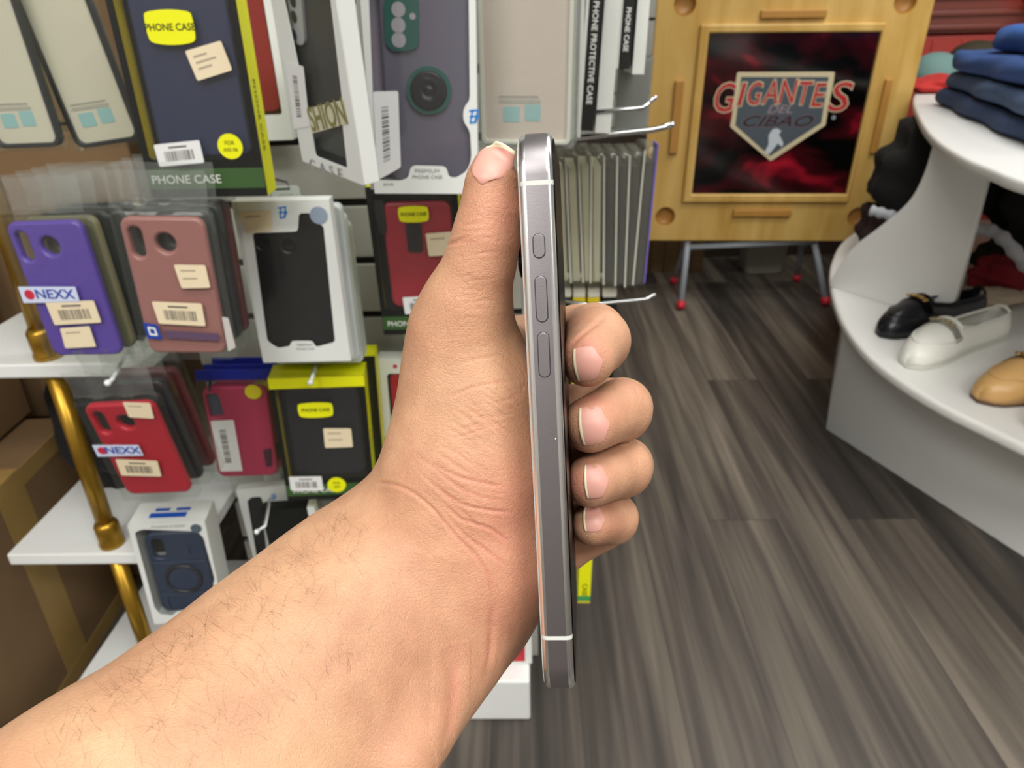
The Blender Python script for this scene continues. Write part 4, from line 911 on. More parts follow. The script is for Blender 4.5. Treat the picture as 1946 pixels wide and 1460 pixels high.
def capobj(label, loc, rot, col, brim):
    r = empty('baseball_cap', loc, rot); tag(r, label, 'cap', 'caps behind the upper shelf')
    bm = bmesh.new(); bm_lathe(bm, [(.092, 0), (.094, .03), (.086, .065), (.064, .092), (.030, .108), (.001, .111)], 28)
    mesh('crown', bm, M('cap_'+col.strip('#'), col, .85, noise=.35 if brim == 'camo' else .08, nscale=22), r, smooth=True)
    plate('brim', [smooth_closed([(-.082, .02), (-.075, -.10), (-.035, -.155), (.035, -.155), (.075, -.10), (.082, .02)], 5)], .0, .004, M('cap_'+col.strip('#'), col, .85), r, flat='XY')
    if brim == 'camo': r.scale = (1.25, 1.25, 1.3)
    return r
capobj('teal baseball cap behind the left end of the jeans shelf', (1.53, 2.99, .750), (-6, 8, 35), '#6f918d', '')
capobj('camouflage baseball cap between the teal cap and the jeans', (1.76, 3.15, .748), (0, 0, -20), '#3b3524', 'camo')
cloth('red cloth folded at the left rim of the upper shelf', 'red_cloth', 'cloth', (1.42, 2.74, .768), (.12, .10, .030), '#b92f2a', 15, zmin=-.018)
b = empty('low_rail', (1.17, 2.60, .0)); tag(b, 'dark garment rail with pale bar between the pine table and the upper shelf', 'rail')
p0 = at_y(1728, 283, 2.35); p1 = at_y(1762, 262, 2.30)
b.location = tuple(p0); tube('pale_bar', [(0, 0, 0), tuple(p1-p0)], .007, SWH, b); tube('dark_post', [(0.03, 0.0, 0.0), (.03, 0.0, -float(p0[2]))], .008, BLK, b)

# ================================================================ the phone in the hand
PH_LOC = Vector((0.00373, 0.1549, 0.90808)); PH_ROT = Euler([radians(a) for a in (-16.18, -2.92, -3.0)])
PH_T, PH_W, PH_H = 0.0081, 0.0715, 0.1466
PH_M = Matrix.Translation(PH_LOC) @ PH_ROT.to_matrix().to_4x4()
def build_phone():
    root = empty('smartphone'); root.matrix_world = PH_M
    tag(root, 'slim silver smartphone held edge-on in the hand, side buttons facing the camera', 'phone')
    alu = M('phone_aluminium', '#8d898c', 0.46, 1.0, bump=0.03, bscale=2600)
    shiny = M('phone_polished_edge', '#eef0f2', 0.25, 1.0)
    seam = M('antenna_resin', '#c9cdc8', 0.5)
    glass = M('phone_screen_glass', '#050506', 0.3, 0, spec=.08)
    back = M('phone_back_glass', '#b9b7b4', 0.25)
    W, H, T, R = PH_W, PH_H, PH_T, 0.0105
    # frame body as stacked rounded outlines: x thickness, outline in y,z
    def ring(x, inset):
        return [Vector((x, p[0], p[1])) for p in rrect(inset, -H/2+inset, W-inset, H/2-inset, R-inset, 10)]
    bm = bmesh.new()
    prof = [(-T/2, 0.0016), (-T/2+0.0001, 0.0010), (-T/2+0.0005, 0.00035), (-T/2+0.0010, 0.00008), (-T/2+0.0016, 0.0), (T/2-0.0016, 0.0), (T/2-0.0010, 0.00008), (T/2-0.0005, 0.00035), (T/2-0.0001, 0.0010), (T/2, 0.0016)]
    rings = [[bm.verts.new(v) for v in ring(x, i)] for x, i in prof]; n = len(rings[0])
    for k, (r0, r1) in enumerate(zip(rings, rings[1:])):
        for i in range(n):
            f = bm.faces.new((r0[i], r1[i], r1[(i+1) % n], r0[(i+1) % n])); f.smooth = True
            f.material_index = 0 if k == 4 else 1
    bm.faces.new(rings[0]); bm.faces.new(rings[-1][::-1])
    bmesh.ops.recalc_face_normals(bm, faces=bm.faces)
    mesh('frame', bm, [alu, shiny], root)
    for nm, x0, x1, m in (('screen', T/2-0.00005, T/2+0.00025, glass), ('back_panel', -T/2-0.00025, -T/2+0.00005, back)):
        me = plate_mesh([rrect(0.0015, -H/2+0.0015, W-0.0015, H/2-0.0015, R-0.0015, 8)], -0.00015, 0.00015)
        me.transform(Matrix.Rotation(pi/2, 4, 'Z')); me.transform(Matrix.Translation(((x0+x1)/2, 0, 0)))
        link(nm, me, m, root)
    # antenna bands run round the near edge
    for z in (0.0608, -0.0541):
        bm = bmesh.new(); w = 0.00055
        pr = [(-T/2-0.00002, 0.0016), (-T/2+0.00005, 0.0010), (-T/2+0.00046, 0.00031), (-T/2+0.0010, 0.00004), (-T/2+0.0016, -0.00004), (T/2-0.0016, -0.00004), (T/2-0.0010, 0.00004), (T/2-0.00046, 0.00031), (T/2-0.00005, 0.0010), (T/2+0.00002, 0.0016)]
        va = [(bm.verts.new((x, y, z-w)), bm.verts.new((x, y, z+w))) for x, y in pr]
        for a, b in zip(va, va[1:]): bm.faces.new((a[0], b[0], b[1], a[1])).smooth = True
        mesh('antenna_band', bm, seam, root)
    groove = M('button_gap', '#1b1b1d', 0.6)
    for nm, zc, hl in (('action_button', 0.04638, 0.0028), ('volume_up_button', 0.03386, 0.00545), ('volume_down_button', 0.0204, 0.00547)):
        g = plate(nm, [rrect(-0.00150, zc-hl-0.00012, 0.00150, zc+hl+0.00012, 0.00148, 8)], -0.00006, 0.0004, groove, root)
        plate('button_cap', [rrect(-0.00135, zc-hl, 0.00135, zc+hl, 0.00134, 10)], -0.00042, 0.0004, [alu], g, round_=0.00016, smooth=False)
    # camera island on the back, with three lenses
    isl = plate_mesh([rrect(0.030, 0.026, 0.068, 0.065, 0.010, 8)], -0.0008, 0.0008, 0.0004)
    isl.transform(Matrix.Rotation(pi/2, 4, 'Z')); isl.transform(Matrix.Translation((-T/2-0.0012, 0, 0)))
    # (Rotation by 90 degrees about Z sends x to y)
    isl_o = link('camera_island', isl, M('camera_island_glass', '#aeadaa', 0.3), root)
    for (y, z) in ((0.058, 0.055), (0.058, 0.036), (0.041, 0.0455)):
        bm = bmesh.new(); bm_lathe(bm, [(0.0078, 0), (0.0078, 0.0018), (0.0070, 0.0022), (0.0066, 0.0016), (0.0001, 0.0016)], 28)
        bm.transform(Matrix.Translation((-T/2-0.0018, y, z)) @ Matrix.Rotation(-pi/2, 4, 'Y'))
        mesh('camera_lens', bm, M('lens_glass', '#180a0a', 0.1), isl_o)
    bm = bmesh.new()
    bmesh.ops.create_icosphere(bm, subdivisions=2, radius=0.00022)
    bm.transform(Matrix.Translation((0.0019, 0.00005, -0.0006)) @ Matrix.Diagonal((1, .3, 1.3, 1)))
    mesh('chip_mark', bm, M('bright_nick', '#f4f4f0', 0.4), root)
    return root
phone = build_phone()

# ================================================================ hand and forearm: one continuous surface
# working frame (millimetres): u right, v up, w away, origin at the eye; points given by where they sit and how far away
def Q(px, py, d): return ((px-973)/CAM_F*d*1000, -(py-730)/CAM_F*d*1000, d*1000)
def Q2world(P):
    P = np.asarray(P)/1000.0
    return CAM + P[..., 0:1]*RT + P[..., 1:2]*UP + P[..., 2:3]*FW
G = 1.0                                        # grid step, mm
LO = np.array([-178., -150., 118.]); HI = np.array([62., 84., 302.])
NX, NY, NZ = [int(v) for v in (HI-LO)/G+1]
GX = (LO[0]+np.arange(NX)*G).astype(np.float32); GY = (LO[1]+np.arange(NY)*G).astype(np.float32); GZ = (LO[2]+np.arange(NZ)*G).astype(np.float32)
def smin(a, b, k):
    h = np.maximum(k-np.abs(a-b), 0)/k
    return np.minimum(a, b)-h*h*k*0.25
def add_cone(F, a, ra, b, rb, k, flat=1.0, fdir=(0, 0, 1)):
    """smooth-union a tapered capsule a->b into field F; flat<1 thins it along fdir"""
    a = np.array(a, float); b = np.array(b, float); R = max(ra, rb)+k+9
    lo = np.maximum(((np.minimum(a, b)-R-LO)/G).astype(int), 0); hi = np.minimum(((np.maximum(a, b)+R-LO)/G).astype(int)+1, [NX, NY, NZ])
    if np.any(hi <= lo): return
    X = GX[lo[0]:hi[0], None, None]; Y = GY[None, lo[1]:hi[1], None]; Z = GZ[None, None, lo[2]:hi[2]]
    ab = b-a; L2 = float(ab@ab)+1e-9
    t = np.clip(((X-a[0])*ab[0]+(Y-a[1])*ab[1]+(Z-a[2])*ab[2])/L2, 0, 1)
    dx = X-a[0]-t*ab[0]; dy = Y-a[1]-t*ab[1]; dz = Z-a[2]-t*ab[2]
    q = dx*dx+dy*dy+dz*dz
    if flat != 1.0:
        f = np.array(fdir, float); f /= np.linalg.norm(f)
        s = dx*f[0]+dy*f[1]+dz*f[2]; q = q+s*s*(1/flat**2-1)
    d = np.sqrt(q)-(ra+(rb-ra)*t)
    sl = np.s_[lo[0]:hi[0], lo[1]:hi[1], lo[2]:hi[2]]
    F[sl] = smin(F[sl], d.astype(np.float32), k)
def chain(F, pts, k, flat=1.0, fdir=(0, 0, 1)):
    for p, q in zip(pts, pts[1:]):
        add_cone(F, Q(*p[:3]), p[3], Q(*q[:3]), q[3], k, flat, fdir)
def surface_nets(F):
    S = F < 0
    cs = S[:-1, :-1, :-1].astype(np.int8)
    for dx in (0, 1):
        for dy in (0, 1):
            for dz in (0, 1):
                if dx+dy+dz: cs = cs+S[dx:NX-1+dx, dy:NY-1+dy, dz:NZ-1+dz]
    act = (cs > 0) & (cs < 8); idx = np.argwhere(act)
    ids = -np.ones(act.shape, np.int32); ids[act] = np.arange(len(idx))
    acc = np.zeros((len(idx), 3)); cnt = np.zeros(len(idx))
    for ax in range(3):
        for o1 in (0, 1):
            for o2 in (0, 1):
                off = [0, 0, 0]; oth = [a for a in range(3) if a != ax]; off[oth[0]] = o1; off[oth[1]] = o2
                i0 = idx+off; i1 = i0.copy(); i1[:, ax] += 1
                f0 = F[tuple(i0.T)]; f1 = F[tuple(i1.T)]; m = (f0 < 0) != (f1 < 0)
                t = np.where(m, f0/np.where(m, f0-f1, 1), 0)
                p = i0.astype(float); p[:, ax] += t
                acc[m] += p[m]; cnt[m] += 1
    V = LO+G*acc/cnt[:, None]
    quads = []
    for ax in range(3):
        a1, a2 = (ax+1) % 3, (ax+2) % 3
        sl0 = [slice(1, -1)]*3; sl0[ax] = slice(0, -1); sl1 = list(sl0); sl1[ax] = slice(1, None)
        A = S[tuple(sl0)]; B = S[tuple(sl1)]
        e = np.argwhere(A != B); off = np.ones(3, int); off[ax] = 0; flip = A[tuple(e.T)]; e = e+off
        c = []
        for d1, d2 in ((0, 0), (-1, 0), (-1, -1), (0, -1)):
            q = e.copy(); q[:, a1] += d1; q[:, a2] += d2; c.append(ids[tuple(q.T)])
        qd = np.stack(c, -1); qd[~flip] = qd[~flip][:, ::-1]
        quads.append(qd[(qd >= 0).all(1)])
    return V, np.concatenate(quads)
def sample(F, P):
    g = (P-LO)/G; i = np.clip(np.floor(g).astype(int), 0, np.array([NX, NY, NZ])-2); f = g-i
    r = 0
    for dx in (0, 1):
        for dy in (0, 1):
            for dz in (0, 1):
                w = (f[:, 0] if dx else 1-f[:, 0])*(f[:, 1] if dy else 1-f[:, 1])*(f[:, 2] if dz else 1-f[:, 2])
                r = r+w*F[i[:, 0]+dx, i[:, 1]+dy, i[:, 2]+dz]
    return r
def grad(F, P, h=0.7):
    g = np.stack([sample(F, P+np.eye(3)[a]*h)-sample(F, P-np.eye(3)[a]*h) for a in range(3)], -1)
    return g/(np.linalg.norm(g, axis=1, keepdims=True)+1e-9)
def relax(V, Qd, F, it, fac=0.5, proj=True):
    e = np.concatenate([Qd[:, [0, 1]], Qd[:, [1, 2]], Qd[:, [2, 3]], Qd[:, [3, 0]]])
    e = np.unique(np.sort(e, 1), axis=0); deg = np.bincount(e.ravel(), minlength=len(V))[:, None]
    for _ in range(it):
        s = np.zeros_like(V)
        for k in range(3):
            s[:, k] = np.bincount(e[:, 0], V[e[:, 1], k], len(V))+np.bincount(e[:, 1], V[e[:, 0], k], len(V))
        V = V+fac*(s/np.maximum(deg, 1)-V)
        if proj: V = V-grad(F, V)*sample(F, V)[:, None]*0.8
    return V
def subdivide(V, Qd):
    n = len(V); e = np.stack([Qd[:, [0, 1]], Qd[:, [1, 2]], Qd[:, [2, 3]], Qd[:, [3, 0]]], 1)
    es, inv = np.unique(np.sort(e.reshape(-1, 2), 1), axis=0, return_inverse=True); inv = inv.reshape(-1, 4)
    V2 = np.concatenate([V, V[es].mean(1), V[Qd].mean(1)]); me = n+inv; mf = n+len(es)+np.arange(len(Qd))
    out = [np.stack([Qd[:, k], me[:, k], mf, me[:, (k-1) % 4]], -1) for k in range(4)]
    return V2, np.concatenate(out)

HF = np.full((NX, NY, NZ), 20.0, np.float32)
# thumb, thenar and heel of the palm
thumb = [(935, 311, .186, 4.2), (935, 345, .186, 6.3), (934, 400, .188, 7.6), (924, 452, .190, 8.4), (911, 505, .193, 9.1), (893, 560, .197, 10.3), (878, 620, .203, 12.3), (877, 690, .208, 14.1), (875, 770, .211, 15.7), (867, 850, .212, 17.3), (858, 925, .214, 20.0), (850, 1000, .216, 23.0)]
chain(HF, thumb[:7], 3.0)
chain(HF, thumb[6:], 9.0)
palm = [((900, 700, .214, 14), (955, 700, .250, 11.5)), ((905, 780, .216, 16), (955, 800, .256, 11.5)), ((905, 860, .218, 16), (955, 900, .262, 11.5)), ((900, 950, .222, 17), (960, 1000, .262, 11.5)),
        ((925, 760, .206, 12.5), (930, 900, .211, 14.5)), ((930, 900, .211, 14.5), (935, 1040, .220, 17)), ((935, 1040, .220, 17), (914, 1158, .228, 13.6)), ((914, 1158, .228, 13.6), (960, 1050, .258, 12)),
        ((955, 960, .226, 13), (958, 1120, .234, 12)), ((890, 1050, .222, 20), (862, 1145, .226, 19))]
for a, b in palm: add_cone(HF, Q(*a[:3]), a[3], Q(*b[:3]), b[3], 10.0)
# wrist and forearm, a little flatter than round
arm = [(850, 1050, .220, 26), (760, 1132, .220, 31.5), (652, 1236, .208, 32.8), (522, 1366, .195, 34.4), (370, 1535, .180, 37.5), (200, 1680, .166, 39), (20, 1860, .155, 40)]
chain(HF, arm, 14.0, 0.74, (0, 0, 1))
# tendon ridge at the inner wrist
add_cone(HF, Q(880, 1268, .2085), 7, Q(778, 1450, .184), 7, 12)
# fingers: wrapped behind the phone and curled back over the screen side
fingers = [
    [(930, 665, .246, 11.0), (1000, 652, .258, 9.4), (1098, 634, .260, 9.8), (1129, 637, .246, 10.2), (1135, 648, .228, 9.8), (1116, 683, .212, 8.1)],
    [(950, 800, .256, 11.5), (1010, 790, .266, 9.8), (1160, 772, .268, 9.7), (1183, 775, .250, 9.7), (1180, 780, .236, 9.5), (1122, 807, .2185, 8.5)],
    [(955, 900, .262, 11.0), (1010, 900, .271, 9.6), (1155, 883, .274, 9.8), (1187, 885, .258, 9.5), (1184, 890, .242, 9.1), (1122, 915, .2240, 8.0)],
    [(965, 1000, .264, 10.5), (1020, 1010, .274, 8.6), (1140, 988, .276, 8.6), (1165, 984, .260, 8.4), (1164, 987, .247, 8.0), (1124, 996, .2320, 6.8)],
]
FF = np.full((NX, NY, NZ), 20.0, np.float32)
for ch in fingers:
    T1 = np.full((NX, NY, NZ), 20.0, np.float32); chain(T1, ch, 3.0)
    FF = smin(FF, T1, 1.0)
# the little finger's lower side seen below its tip
T1 = np.full((NX, NY, NZ), 20.0, np.float32)
chain(T1, [(965, 1030, .262, 10.0), (1075, 1045, .272, 7.6), (1150, 1005, .270, 7.6)], 3.0)
FF = smin(FF, T1, 1.5)
HF = smin(HF, FF, 6.0); del FF, T1
# the phone presses into the skin: flush contact, no overlap
def box_sdf(M, hx_, hy, hz, cy, off):
    g = np.stack(np.meshgrid(GX, GY, GZ, indexing='ij'), -1).reshape(-1, 3)
    Wd = Q2world(g); Mi = np.array(M.inverted()); L = Wd@Mi[:3, :3].T+Mi[:3, 3]
    q = np.abs(L*1000-np.array([0, cy, 0]))-np.array([hx_, hy, hz])
    d = np.linalg.norm(np.maximum(q, 0), axis=1)+np.minimum(q.max(1), 0)
    return (d-off).reshape(NX, NY, NZ).astype(np.float32)
PB = box_sdf(PH_M, PH_T*500-.5, PH_W*500-.5, PH_H*500-.5, PH_W*500, 0.62)
HF = -smin(-HF, PB, 1.2); del PB
V, QD = surface_nets(HF)
V = relax(V, QD, HF, 4)
V, QD = subdivide(V, QD)
V = relax(V, QD, HF, 2, 0.4)

NRM = grad(HF, V)
skin_disp = np.zeros(len(V)); red = np.zeros(len(V))
BV0 = BVHTree.FromPolygons([Vector(v) for v in V], QD.tolist())
def on_skin(px, py):
    d = Vector(Q(px, py, 1.0)).normalized(); h = BV0.ray_cast(Vector((0, 0, 0)), d)
    return None if h[0] is None else np.array(h[0])
def near_curve(pts):
    """distance of every vertex to a curve drawn on the skin"""
    P = [on_skin(*p[:2]) for p in smooth_open(pts, 4)]; P = np.array([p for p in P if p is not None])
    lo, hi = P.min(0)-4, P.max(0)+4
    m = np.where(((V > lo) & (V < hi)).all(1))[0]; X = V[m]; best = np.full(len(m), 99.0)
    for a, b in zip(P, P[1:]):
        ab = b-a; t = np.clip(((X-a)@ab)/(ab@ab+1e-9), 0, 1)
        e = .25 if a is P[0] else 1
        best = np.minimum(best, np.linalg.norm(X-a-t[:, None]*ab, axis=1))
    end = np.minimum(np.linalg.norm(X-P[0], axis=1), np.linalg.norm(X-P[-1], axis=1))
    return m, best, np.clip(end/4.0, 0, 1)
def crease(pts, dep, w=0.5):
    m, d, e = near_curve(pts)
    skin_disp[m] += e*(-dep*np.exp(-(d/w)**2)+.3*dep*np.exp(-((d-2.0*w)/(1.2*w))**2))
    red[m] += e*.35*min(1, dep/.5)*np.exp(-(d/(w*1.1))**2)
for pts, dep, w in (
    ([(712, 917), (748, 921), (785, 937), (822, 967), (848, 997), (874, 1026), (907, 1060), (928, 1095), (939, 1139)], .45, .5),
    ([(815, 874), (855, 900), (900, 915), (959, 926)], .38, .5),
    ([(826, 919), (859, 948), (892, 963), (937, 971), (974, 974)], .42, .5),
    ([(841, 952), (874, 985), (907, 997), (937, 1008), (974, 1037)], .42, .5),
    ([(850, 980), (885, 1019), (922, 1045), (966, 1078)], .38, .5),
    ([(800, 900), (838, 935), (866, 962), (892, 985), (922, 1015)], .28, .45),
    ([(790, 862), (830, 895), (870, 925), (915, 945), (960, 952)], .22, .45),
    ([(871, 430), (894, 427), (923, 424)], .30, .45), ([(849, 467), (865, 459), (888, 450), (911, 441)], .34, .45), ([(851, 464), (874, 461), (905, 458)], .28, .45), ([(866, 444), (892, 440), (930, 436)], .20, .4),
    ([(859, 693), (907, 682), (959, 675)], .16, .45), ([(848, 760), (885, 741), (929, 730), (981, 723)], .18, .45),
    ([(862, 1250), (863, 1305), (858, 1362), (849, 1420)], .7, 2.4), ([(925, 1280), (932, 1239), (936, 1177), (939, 1139)], .5, 1.2),
    ([(1077, 668), (1100, 642), (1128, 620), (1152, 600)], .55, .9),
    ([(1196, 722), (1208, 740), (1216, 762)], .22, .45), ([(1184, 730), (1197, 748), (1204, 770)], .16, .4), ([(1205, 850), (1213, 872), (1212, 895)], .16, .4),
    ([(935, 742), (960, 765), (995, 790)], .14, .4), ([(905, 750), (945, 780), (990, 815)], .14, .4), ([(885, 765), (930, 797), (985, 835)], .14, .4), ([(868, 778), (915, 812), (975, 852)], .13, .4),
    ([(852, 795), (900, 830), (962, 868)], .13, .4), ([(838, 815), (885, 848), (950, 884)], .13, .4), ([(826, 836), (870, 866), (935, 898)], .13, .4)):
    crease(pts, dep*(.85 if w < .6 else .6), w*.92)
# many fine diagonal lines over the ball of the thumb
rnd_ = random.Random(5)
for k in range(26):
    x0 = 815+rnd_.uniform(-15, 15)+k*5.5; y0 = 880-k*9+rnd_.uniform(-6, 6); L_ = rnd_.uniform(70, 150); a_ = radians(rnd_.uniform(28, 40))
    crease([(x0, y0), (x0+L_*.5*cos(a_), y0+L_*.5*sin(a_)+rnd_.uniform(-4, 4)), (min(x0+L_*cos(a_), 992), y0+L_*sin(a_))], rnd_.uniform(.09, .17), .38)
for k in range(16):
    x0 = 850+k*8; y0 = 800-k*6+rnd_.uniform(-12, 12); L_ = rnd_.uniform(50, 95); a_ = radians(rnd_.uniform(-22, -8))
    crease([(x0, y0+40), (x0+L_*.5*cos(a_), y0+40+L_*.5*sin(a_)), (min(x0+L_*cos(a_), 992), y0+40+L_*sin(a_))], rnd_.uniform(.07, .13), .38)
for k in range(14):
    x0 = 868+rnd_.uniform(-20, 30); y0 = 425+k*14+rnd_.uniform(-4, 4); L_ = rnd_.uniform(35, 75)
    crease([(x0, y0), (x0+L_*.5, y0-4), (x0+L_, y0-rnd_.uniform(0, 12))], rnd_.uniform(.07, .13), .38)
def blush(px, py, r, amt):
    p = on_skin(px, py)
    if p is not None:
        global red
        red = red+amt*np.exp(-(((V-p)**2).sum(1))/r**2)
red = red+np.clip((V[:, 0]+60)/50, 0, 1)*.14
for a in ((1140, 665, 7, .25), (1160, 775, 8, .22), (1100, 925, 6, .55), (1160, 900, 9, .2), (1165, 1010, 7, .3), (1098, 690, 4, .2), (965, 400, 8, .3), (975, 960, 14, .3), (985, 1100, 18, .3), (905, 800, 14, -.08), (1120, 760, 5, .3), (1115, 655, 4, .35), (900, 480, 12, .12)):
    blush(*a)
red = np.clip(red, 0, 1)
V = V+NRM*skin_disp[:, None]
me = bpy.data.meshes.new('person')
wristW = Q2world(np.array([Q(850, 1050, .22)]))[0]
VW = Q2world(V)-wristW
me.vertices.add(len(VW)); me.vertices.foreach_set('co', VW.astype(np.float32).ravel())
me.loops.add(len(QD)*4); me.polygons.add(len(QD))
me.loops.foreach_set('vertex_index', QD.astype(np.int32).ravel())
me.polygons.foreach_set('loop_start', np.arange(0, len(QD)*4, 4, dtype=np.int32))
me.polygons.foreach_set('loop_total', np.full(len(QD), 4, np.int32))
me.update(); me.validate()
me.polygons.foreach_set('use_smooth', np.ones(len(me.polygons), bool))
at = me.attributes.new('flush', 'FLOAT', 'POINT'); at.data.foreach_set('value', red.astype(np.float32))
def skin_mat():
    m, nt, b = new_mat('skin'); N = nt.nodes; L = nt.links
    tc = N.new('ShaderNodeTexCoord')
    def noise(s, det=3, dist=0):
        n = N.new('ShaderNodeTexNoise'); n.inputs['Scale'].default_value = s; n.inputs['Detail'].default_value = det; n.inputs['Distortion'].default_value = dist
        L.new(tc.outputs['Object'], n.inputs['Vector']); return n
    n1 = noise(38, 4)
    r = N.new('ShaderNodeValToRGB'); r.color_ramp.elements[0].position = .32; r.color_ramp.elements[1].position = .68
    r.color_ramp.elements[0].color = hx('#b98b6c'); r.color_ramp.elements[1].color = hx('#cca380')
    L.new(n1.outputs['Fac'], r.inputs[0])
    n2 = noise(160, 3); mx = N.new('ShaderNodeMix'); mx.data_type = 'RGBA'; mx.blend_type = 'MULTIPLY'
    mr = N.new('ShaderNodeMapRange'); mr.inputs[1].default_value = .35; mr.inputs[2].default_value = .7; mr.inputs[3].default_value = 0.93; mr.inputs[4].default_value = 1.03
    L.new(n2.outputs['Fac'], mr.inputs[0]); mx.inputs[0].default_value = 1; L.new(r.outputs[0], mx.inputs[6]); L.new(mr.outputs[0], mx.inputs[7])
    a = N.new('ShaderNodeAttribute'); a.attribute_name = 'flush'
    m2 = N.new('ShaderNodeMix'); m2.data_type = 'RGBA'; L.new(a.outputs['Fac'], m2.inputs[0]); L.new(mx.outputs[2], m2.inputs[6]); m2.inputs[7].default_value = hx('#c87f6e')
    L.new(m2.outputs[2], b.inputs['Base Color'])
    b.inputs['Roughness'].default_value = 0.48; b.inputs['Specular IOR Level'].default_value = 0.42
    b.inputs['Subsurface Weight'].default_value = 0.25; b.inputs['Subsurface Radius'].default_value = (1.0, .35, .2); b.inputs['Subsurface Scale'].default_value = 0.003
    # skin cells and fine lines
    v = N.new('ShaderNodeTexVoronoi'); v.feature = 'DISTANCE_TO_EDGE'; v.inputs['Scale'].default_value = 1250
    mp = N.new('ShaderNodeMapping'); mp.inputs['Rotation'].default_value = (0, .6, 0); mp.inputs['Scale'].default_value = (1, 1, .55)
    nd = noise(500, 2); ad = N.new('ShaderNodeMix'); ad.data_type = 'RGBA'; ad.inputs[0].default_value = .002
    L.new(tc.outputs['Object'], mp.inputs['Vector']); L.new(mp.outputs[0], v.inputs['Vector'])
    rr = N.new('ShaderNodeMapRange'); rr.inputs[1].default_value = 0; rr.inputs[2].default_value = .12; L.new(v.outputs['Distance'], rr.inputs[0])
    bp = N.new('ShaderNodeBump'); bp.inputs['Strength'].default_value = .26; bp.inputs['Distance'].default_value = .0003; L.new(rr.outputs[0], bp.inputs['Height'])
    mp2 = N.new('ShaderNodeMapping'); mp2.inputs['Rotation'].default_value = (.35, .75, 0); mp2.inputs['Scale'].default_value = (260, 900, 900)
    v2 = N.new('ShaderNodeTexVoronoi'); v2.feature = 'DISTANCE_TO_EDGE'; v2.inputs['Scale'].default_value = 1.0; L.new(tc.outputs['Object'], mp2.inputs['Vector']); L.new(mp2.outputs[0], v2.inputs['Vector'])
    r2 = N.new('ShaderNodeMapRange'); r2.inputs[1].default_value = 0; r2.inputs[2].default_value = .1; L.new(v2.outputs['Distance'], r2.inputs[0])
    b2 = N.new('ShaderNodeBump'); b2.inputs['Strength'].default_value = .22; b2.inputs['Distance'].default_value = .0003; L.new(r2.outputs[0], b2.inputs['Height']); L.new(bp.outputs[0], b2.inputs['Normal']); bp = b2
    n3 = noise(260, 4, .6); bq = N.new('ShaderNodeBump'); bq.inputs['Strength'].default_value = .16; bq.inputs['Distance'].default_value = .0009
    L.new(n3.outputs['Fac'], bq.inputs['Height']); L.new(bp.outputs[0], bq.inputs['Normal']); L.new(bq.outputs[0], b.inputs['Normal'])
    return m
SKIN = skin_mat()
person = link('person', me, SKIN, loc=wristW)
tag(person, 'bare left hand and forearm reaching in from the lower left, gripping the silver phone', 'person')
hand_bvh = BVHTree.FromPolygons([Vector(v) for v in VW], QD.tolist())

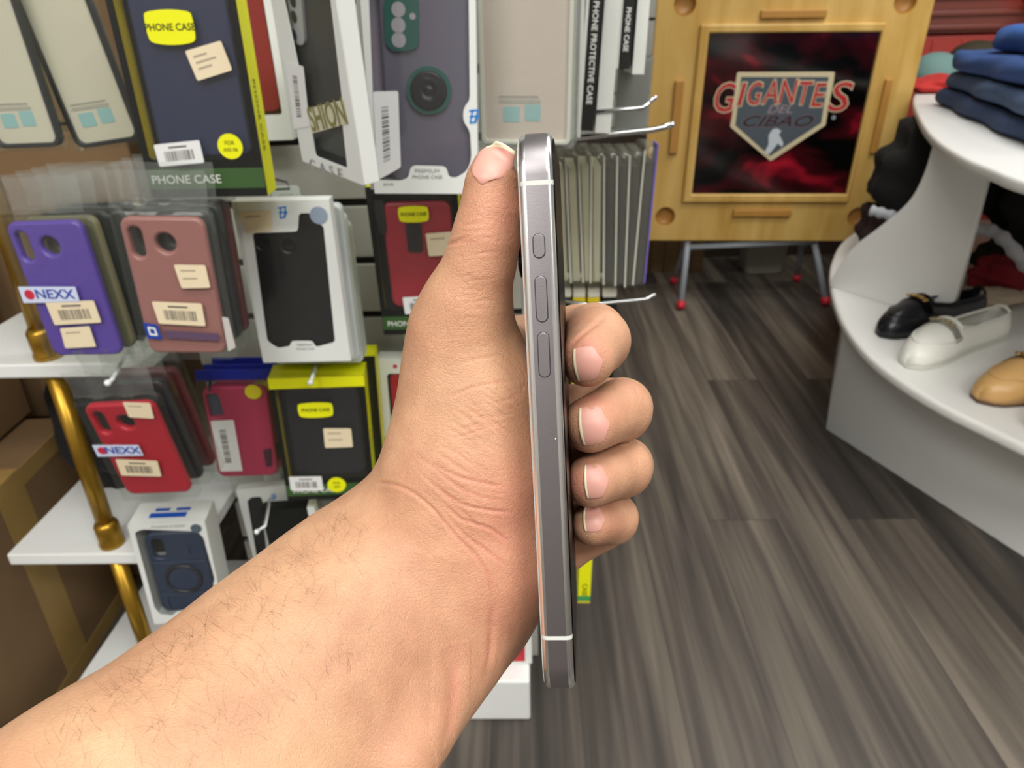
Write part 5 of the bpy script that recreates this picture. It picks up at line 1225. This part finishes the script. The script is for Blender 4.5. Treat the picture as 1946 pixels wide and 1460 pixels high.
# ---- fingernails: thin curved plates lying on the finger ends
NAILM = M('nail_pink', '#d39a8c', 0.42); NAILTIP = M('nail_free_edge', '#e9dfbd', 0.4)
def nail(c, tipdir, size, depth_dir, tipfrac=0.16, bulge=0.14):
    """c: point near the nail centre (px,py,d); tipdir: towards the free edge; size: width,length mm; depth_dir: outward normal"""
    c = np.array(Q(*c)); n = np.array(depth_dir, float); n /= np.linalg.norm(n)
    t = np.array(tipdir, float); t -= n*(t@n); t /= np.linalg.norm(t); s = np.cross(t, n)
    NU, NV = 18, 22; grid = []
    for j in range(NV+1):
        b = -1+2*j/NV                                  # -1 cuticle .. 1 free edge
        wid = (1-max(0, -b)**2.3*0.86)**.5 if b < 0 else 1-0.04*b*b
        wid = max(wid, .38)
        row = []
        for i in range(NU+1):
            a = -1+2*i/NU
            bb = b-(0.16*a*a if b > 0 else -0.30*a*a*(-b))*abs(b)
            p = c+s*a*wid*size[0]/2+t*bb*size[1]/2
            o = Vector(Q2world(p+n*14)-wristW); dr = Vector((RT*(-n[0])+UP*(-n[1])+FW*(-n[2])))
            h = hand_bvh.ray_cast(o, dr)
            ok = h[0] is not None and (Vector(h[0])-o).length*1000 < 14+3.8+2.4*a*a
            hp = np.array(h[0]) if ok else np.array(o+dr*((14+.4+2.4*a*a)/1000))
            row.append(hp)
        grid.append(row)
    A = np.array(grid)
    # smooth the plate along its length so that it is stiffer than the skin
    W3 = np.array(-(RT*(-n[0])+UP*(-n[1])+FW*(-n[2])))
    hgt = (A@W3)
    med = hgt.copy()
    for _ in range(6):
        med[1:-1] = (med[:-2]+med[2:]+med[1:-1]*2)/4; med[:, 1:-1] = (med[:, :-2]+med[:, 2:]+med[:, 1:-1]*2)/4
    A = A+(med-hgt)[..., None]*W3
    prof = np.zeros((NV+1, NU+1))
    for j in range(NV+1):
        for i in range(NU+1):
            b = -1+2*j/NV; a = -1+2*i/NU
            edge = min(1, (1-abs(a))*5)*min(1, (b+1)*5)
            prof[j, i] = (0.02+bulge*edge+(0.35*max(0, b)**2)*(1-.3*a*a))/1000
    A = A+prof[..., None]*W3
    bm = bmesh.new(); vt = [[bm.verts.new(p) for p in r] for r in A]; vb = [[bm.verts.new(p-W3*.0005) for p in r] for r in A]
    for j in range(NV):
        for i in range(NU):
            f = bm.faces.new((vt[j][i], vt[j][i+1], vt[j+1][i+1], vt[j+1][i])); f.smooth = True
            f.material_index = 1 if j >= NV*(1-tipfrac) else 0
    for j in range(NV):
        for i in (0, NU):
            bm.faces.new((vt[j][i], vt[j+1][i], vb[j+1][i], vb[j][i])).smooth = True
    for i in range(NU):
        f = bm.faces.new((vt[NV][i], vt[NV][i+1], vb[NV][i+1], vb[NV][i])); f.material_index = 1
        bm.faces.new((vt[0][i], vt[0][i+1], vb[0][i+1], vb[0][i]))
    bmesh.ops.recalc_face_normals(bm, faces=bm.faces)
    return mesh('fingernail', bm, [NAILM, NAILTIP], person)
nail((930, 311, .1805), (.40, 1, .25), (9.6, 11.6), (-.38, .1, -1), .10, .38)
nail((1118, 691, .205), (-1, -.15, -.1), (9.8, 8.4), (-.05, -.02, -1), .12)
nail((1130, 810, .210), (-1, -.12, -.1), (11.6, 9.0), (-.08, -.02, -1), .10)
nail((1134, 917, .216), (-1, -.08, -.1), (10.4, 7.4), (-.05, -.05, -1), .13)
nail((1131, 990, .224), (-1, .0, -.1), (7.8, 7.0), (0, -.02, -1), .13)

# ---- fine dark hairs on the forearm
def arm_hair():
    bm = bmesh.new(); rnd = random.Random(11)
    bv = hand_bvh
    def hair(px, py, length, ang, thick=0.000022):
        d = Vector(Q2world(np.array([Q(px, py, .2)]))[0]-CAM).normalized()
        h = bv.ray_cast(Vector(CAM-wristW), d)
        if h[0] is None: return
        p = h[0]; nrm = h[1].normalized()
        if nrm.dot(d) > 0: nrm = -nrm
        t = Vector(RT*cos(ang)+UP*sin(ang)); t = (t-nrm*t.dot(nrm)).normalized(); s = nrm.cross(t)
        bend = rnd.uniform(-.9, .9); pts = []
        n = 6
        for k in range(n+1):
            u = k/n; a = bend*u
            pts.append(p+t*(length*u*cos(a))+s*(length*u*sin(a))+nrm*(0.00005+length*.42*sin(u*pi*.75)*.5))
        bm_tube(bm, pts, [thick*(1-.75*k/n) for k in range(n+1)], 3, False)
    for _ in range(260):
        u = rnd.random()**1.1; v = rnd.random()
        # along the forearm from the wrist down, denser on the upper side
        px = 690-u*600; py = 985+u*430+v**1.7*300
        hair(px+rnd.uniform(-15, 15), py, rnd.uniform(.004, .010), rnd.uniform(1.0, 2.9))
    for _ in range(70):
        u = rnd.random(); q = [(665, 958), (560, 1035), (440, 1130), (300, 1228), (170, 1330)]
        i = min(int(u*4), 3); f = u*4-i; x = q[i][0]+(q[i+1][0]-q[i][0])*f; y = q[i][1]+(q[i+1][1]-q[i][1])*f
        hair(x+rnd.uniform(4, 16), y+rnd.uniform(14, 30), rnd.uniform(.005, .011), rnd.uniform(1.3, 2.8), 0.000026)
    o = mesh('arm_hair', bm, M('dark_hair', '#55402f', .5), person); tag(o, kind='stuff'); return o
arm_hair()
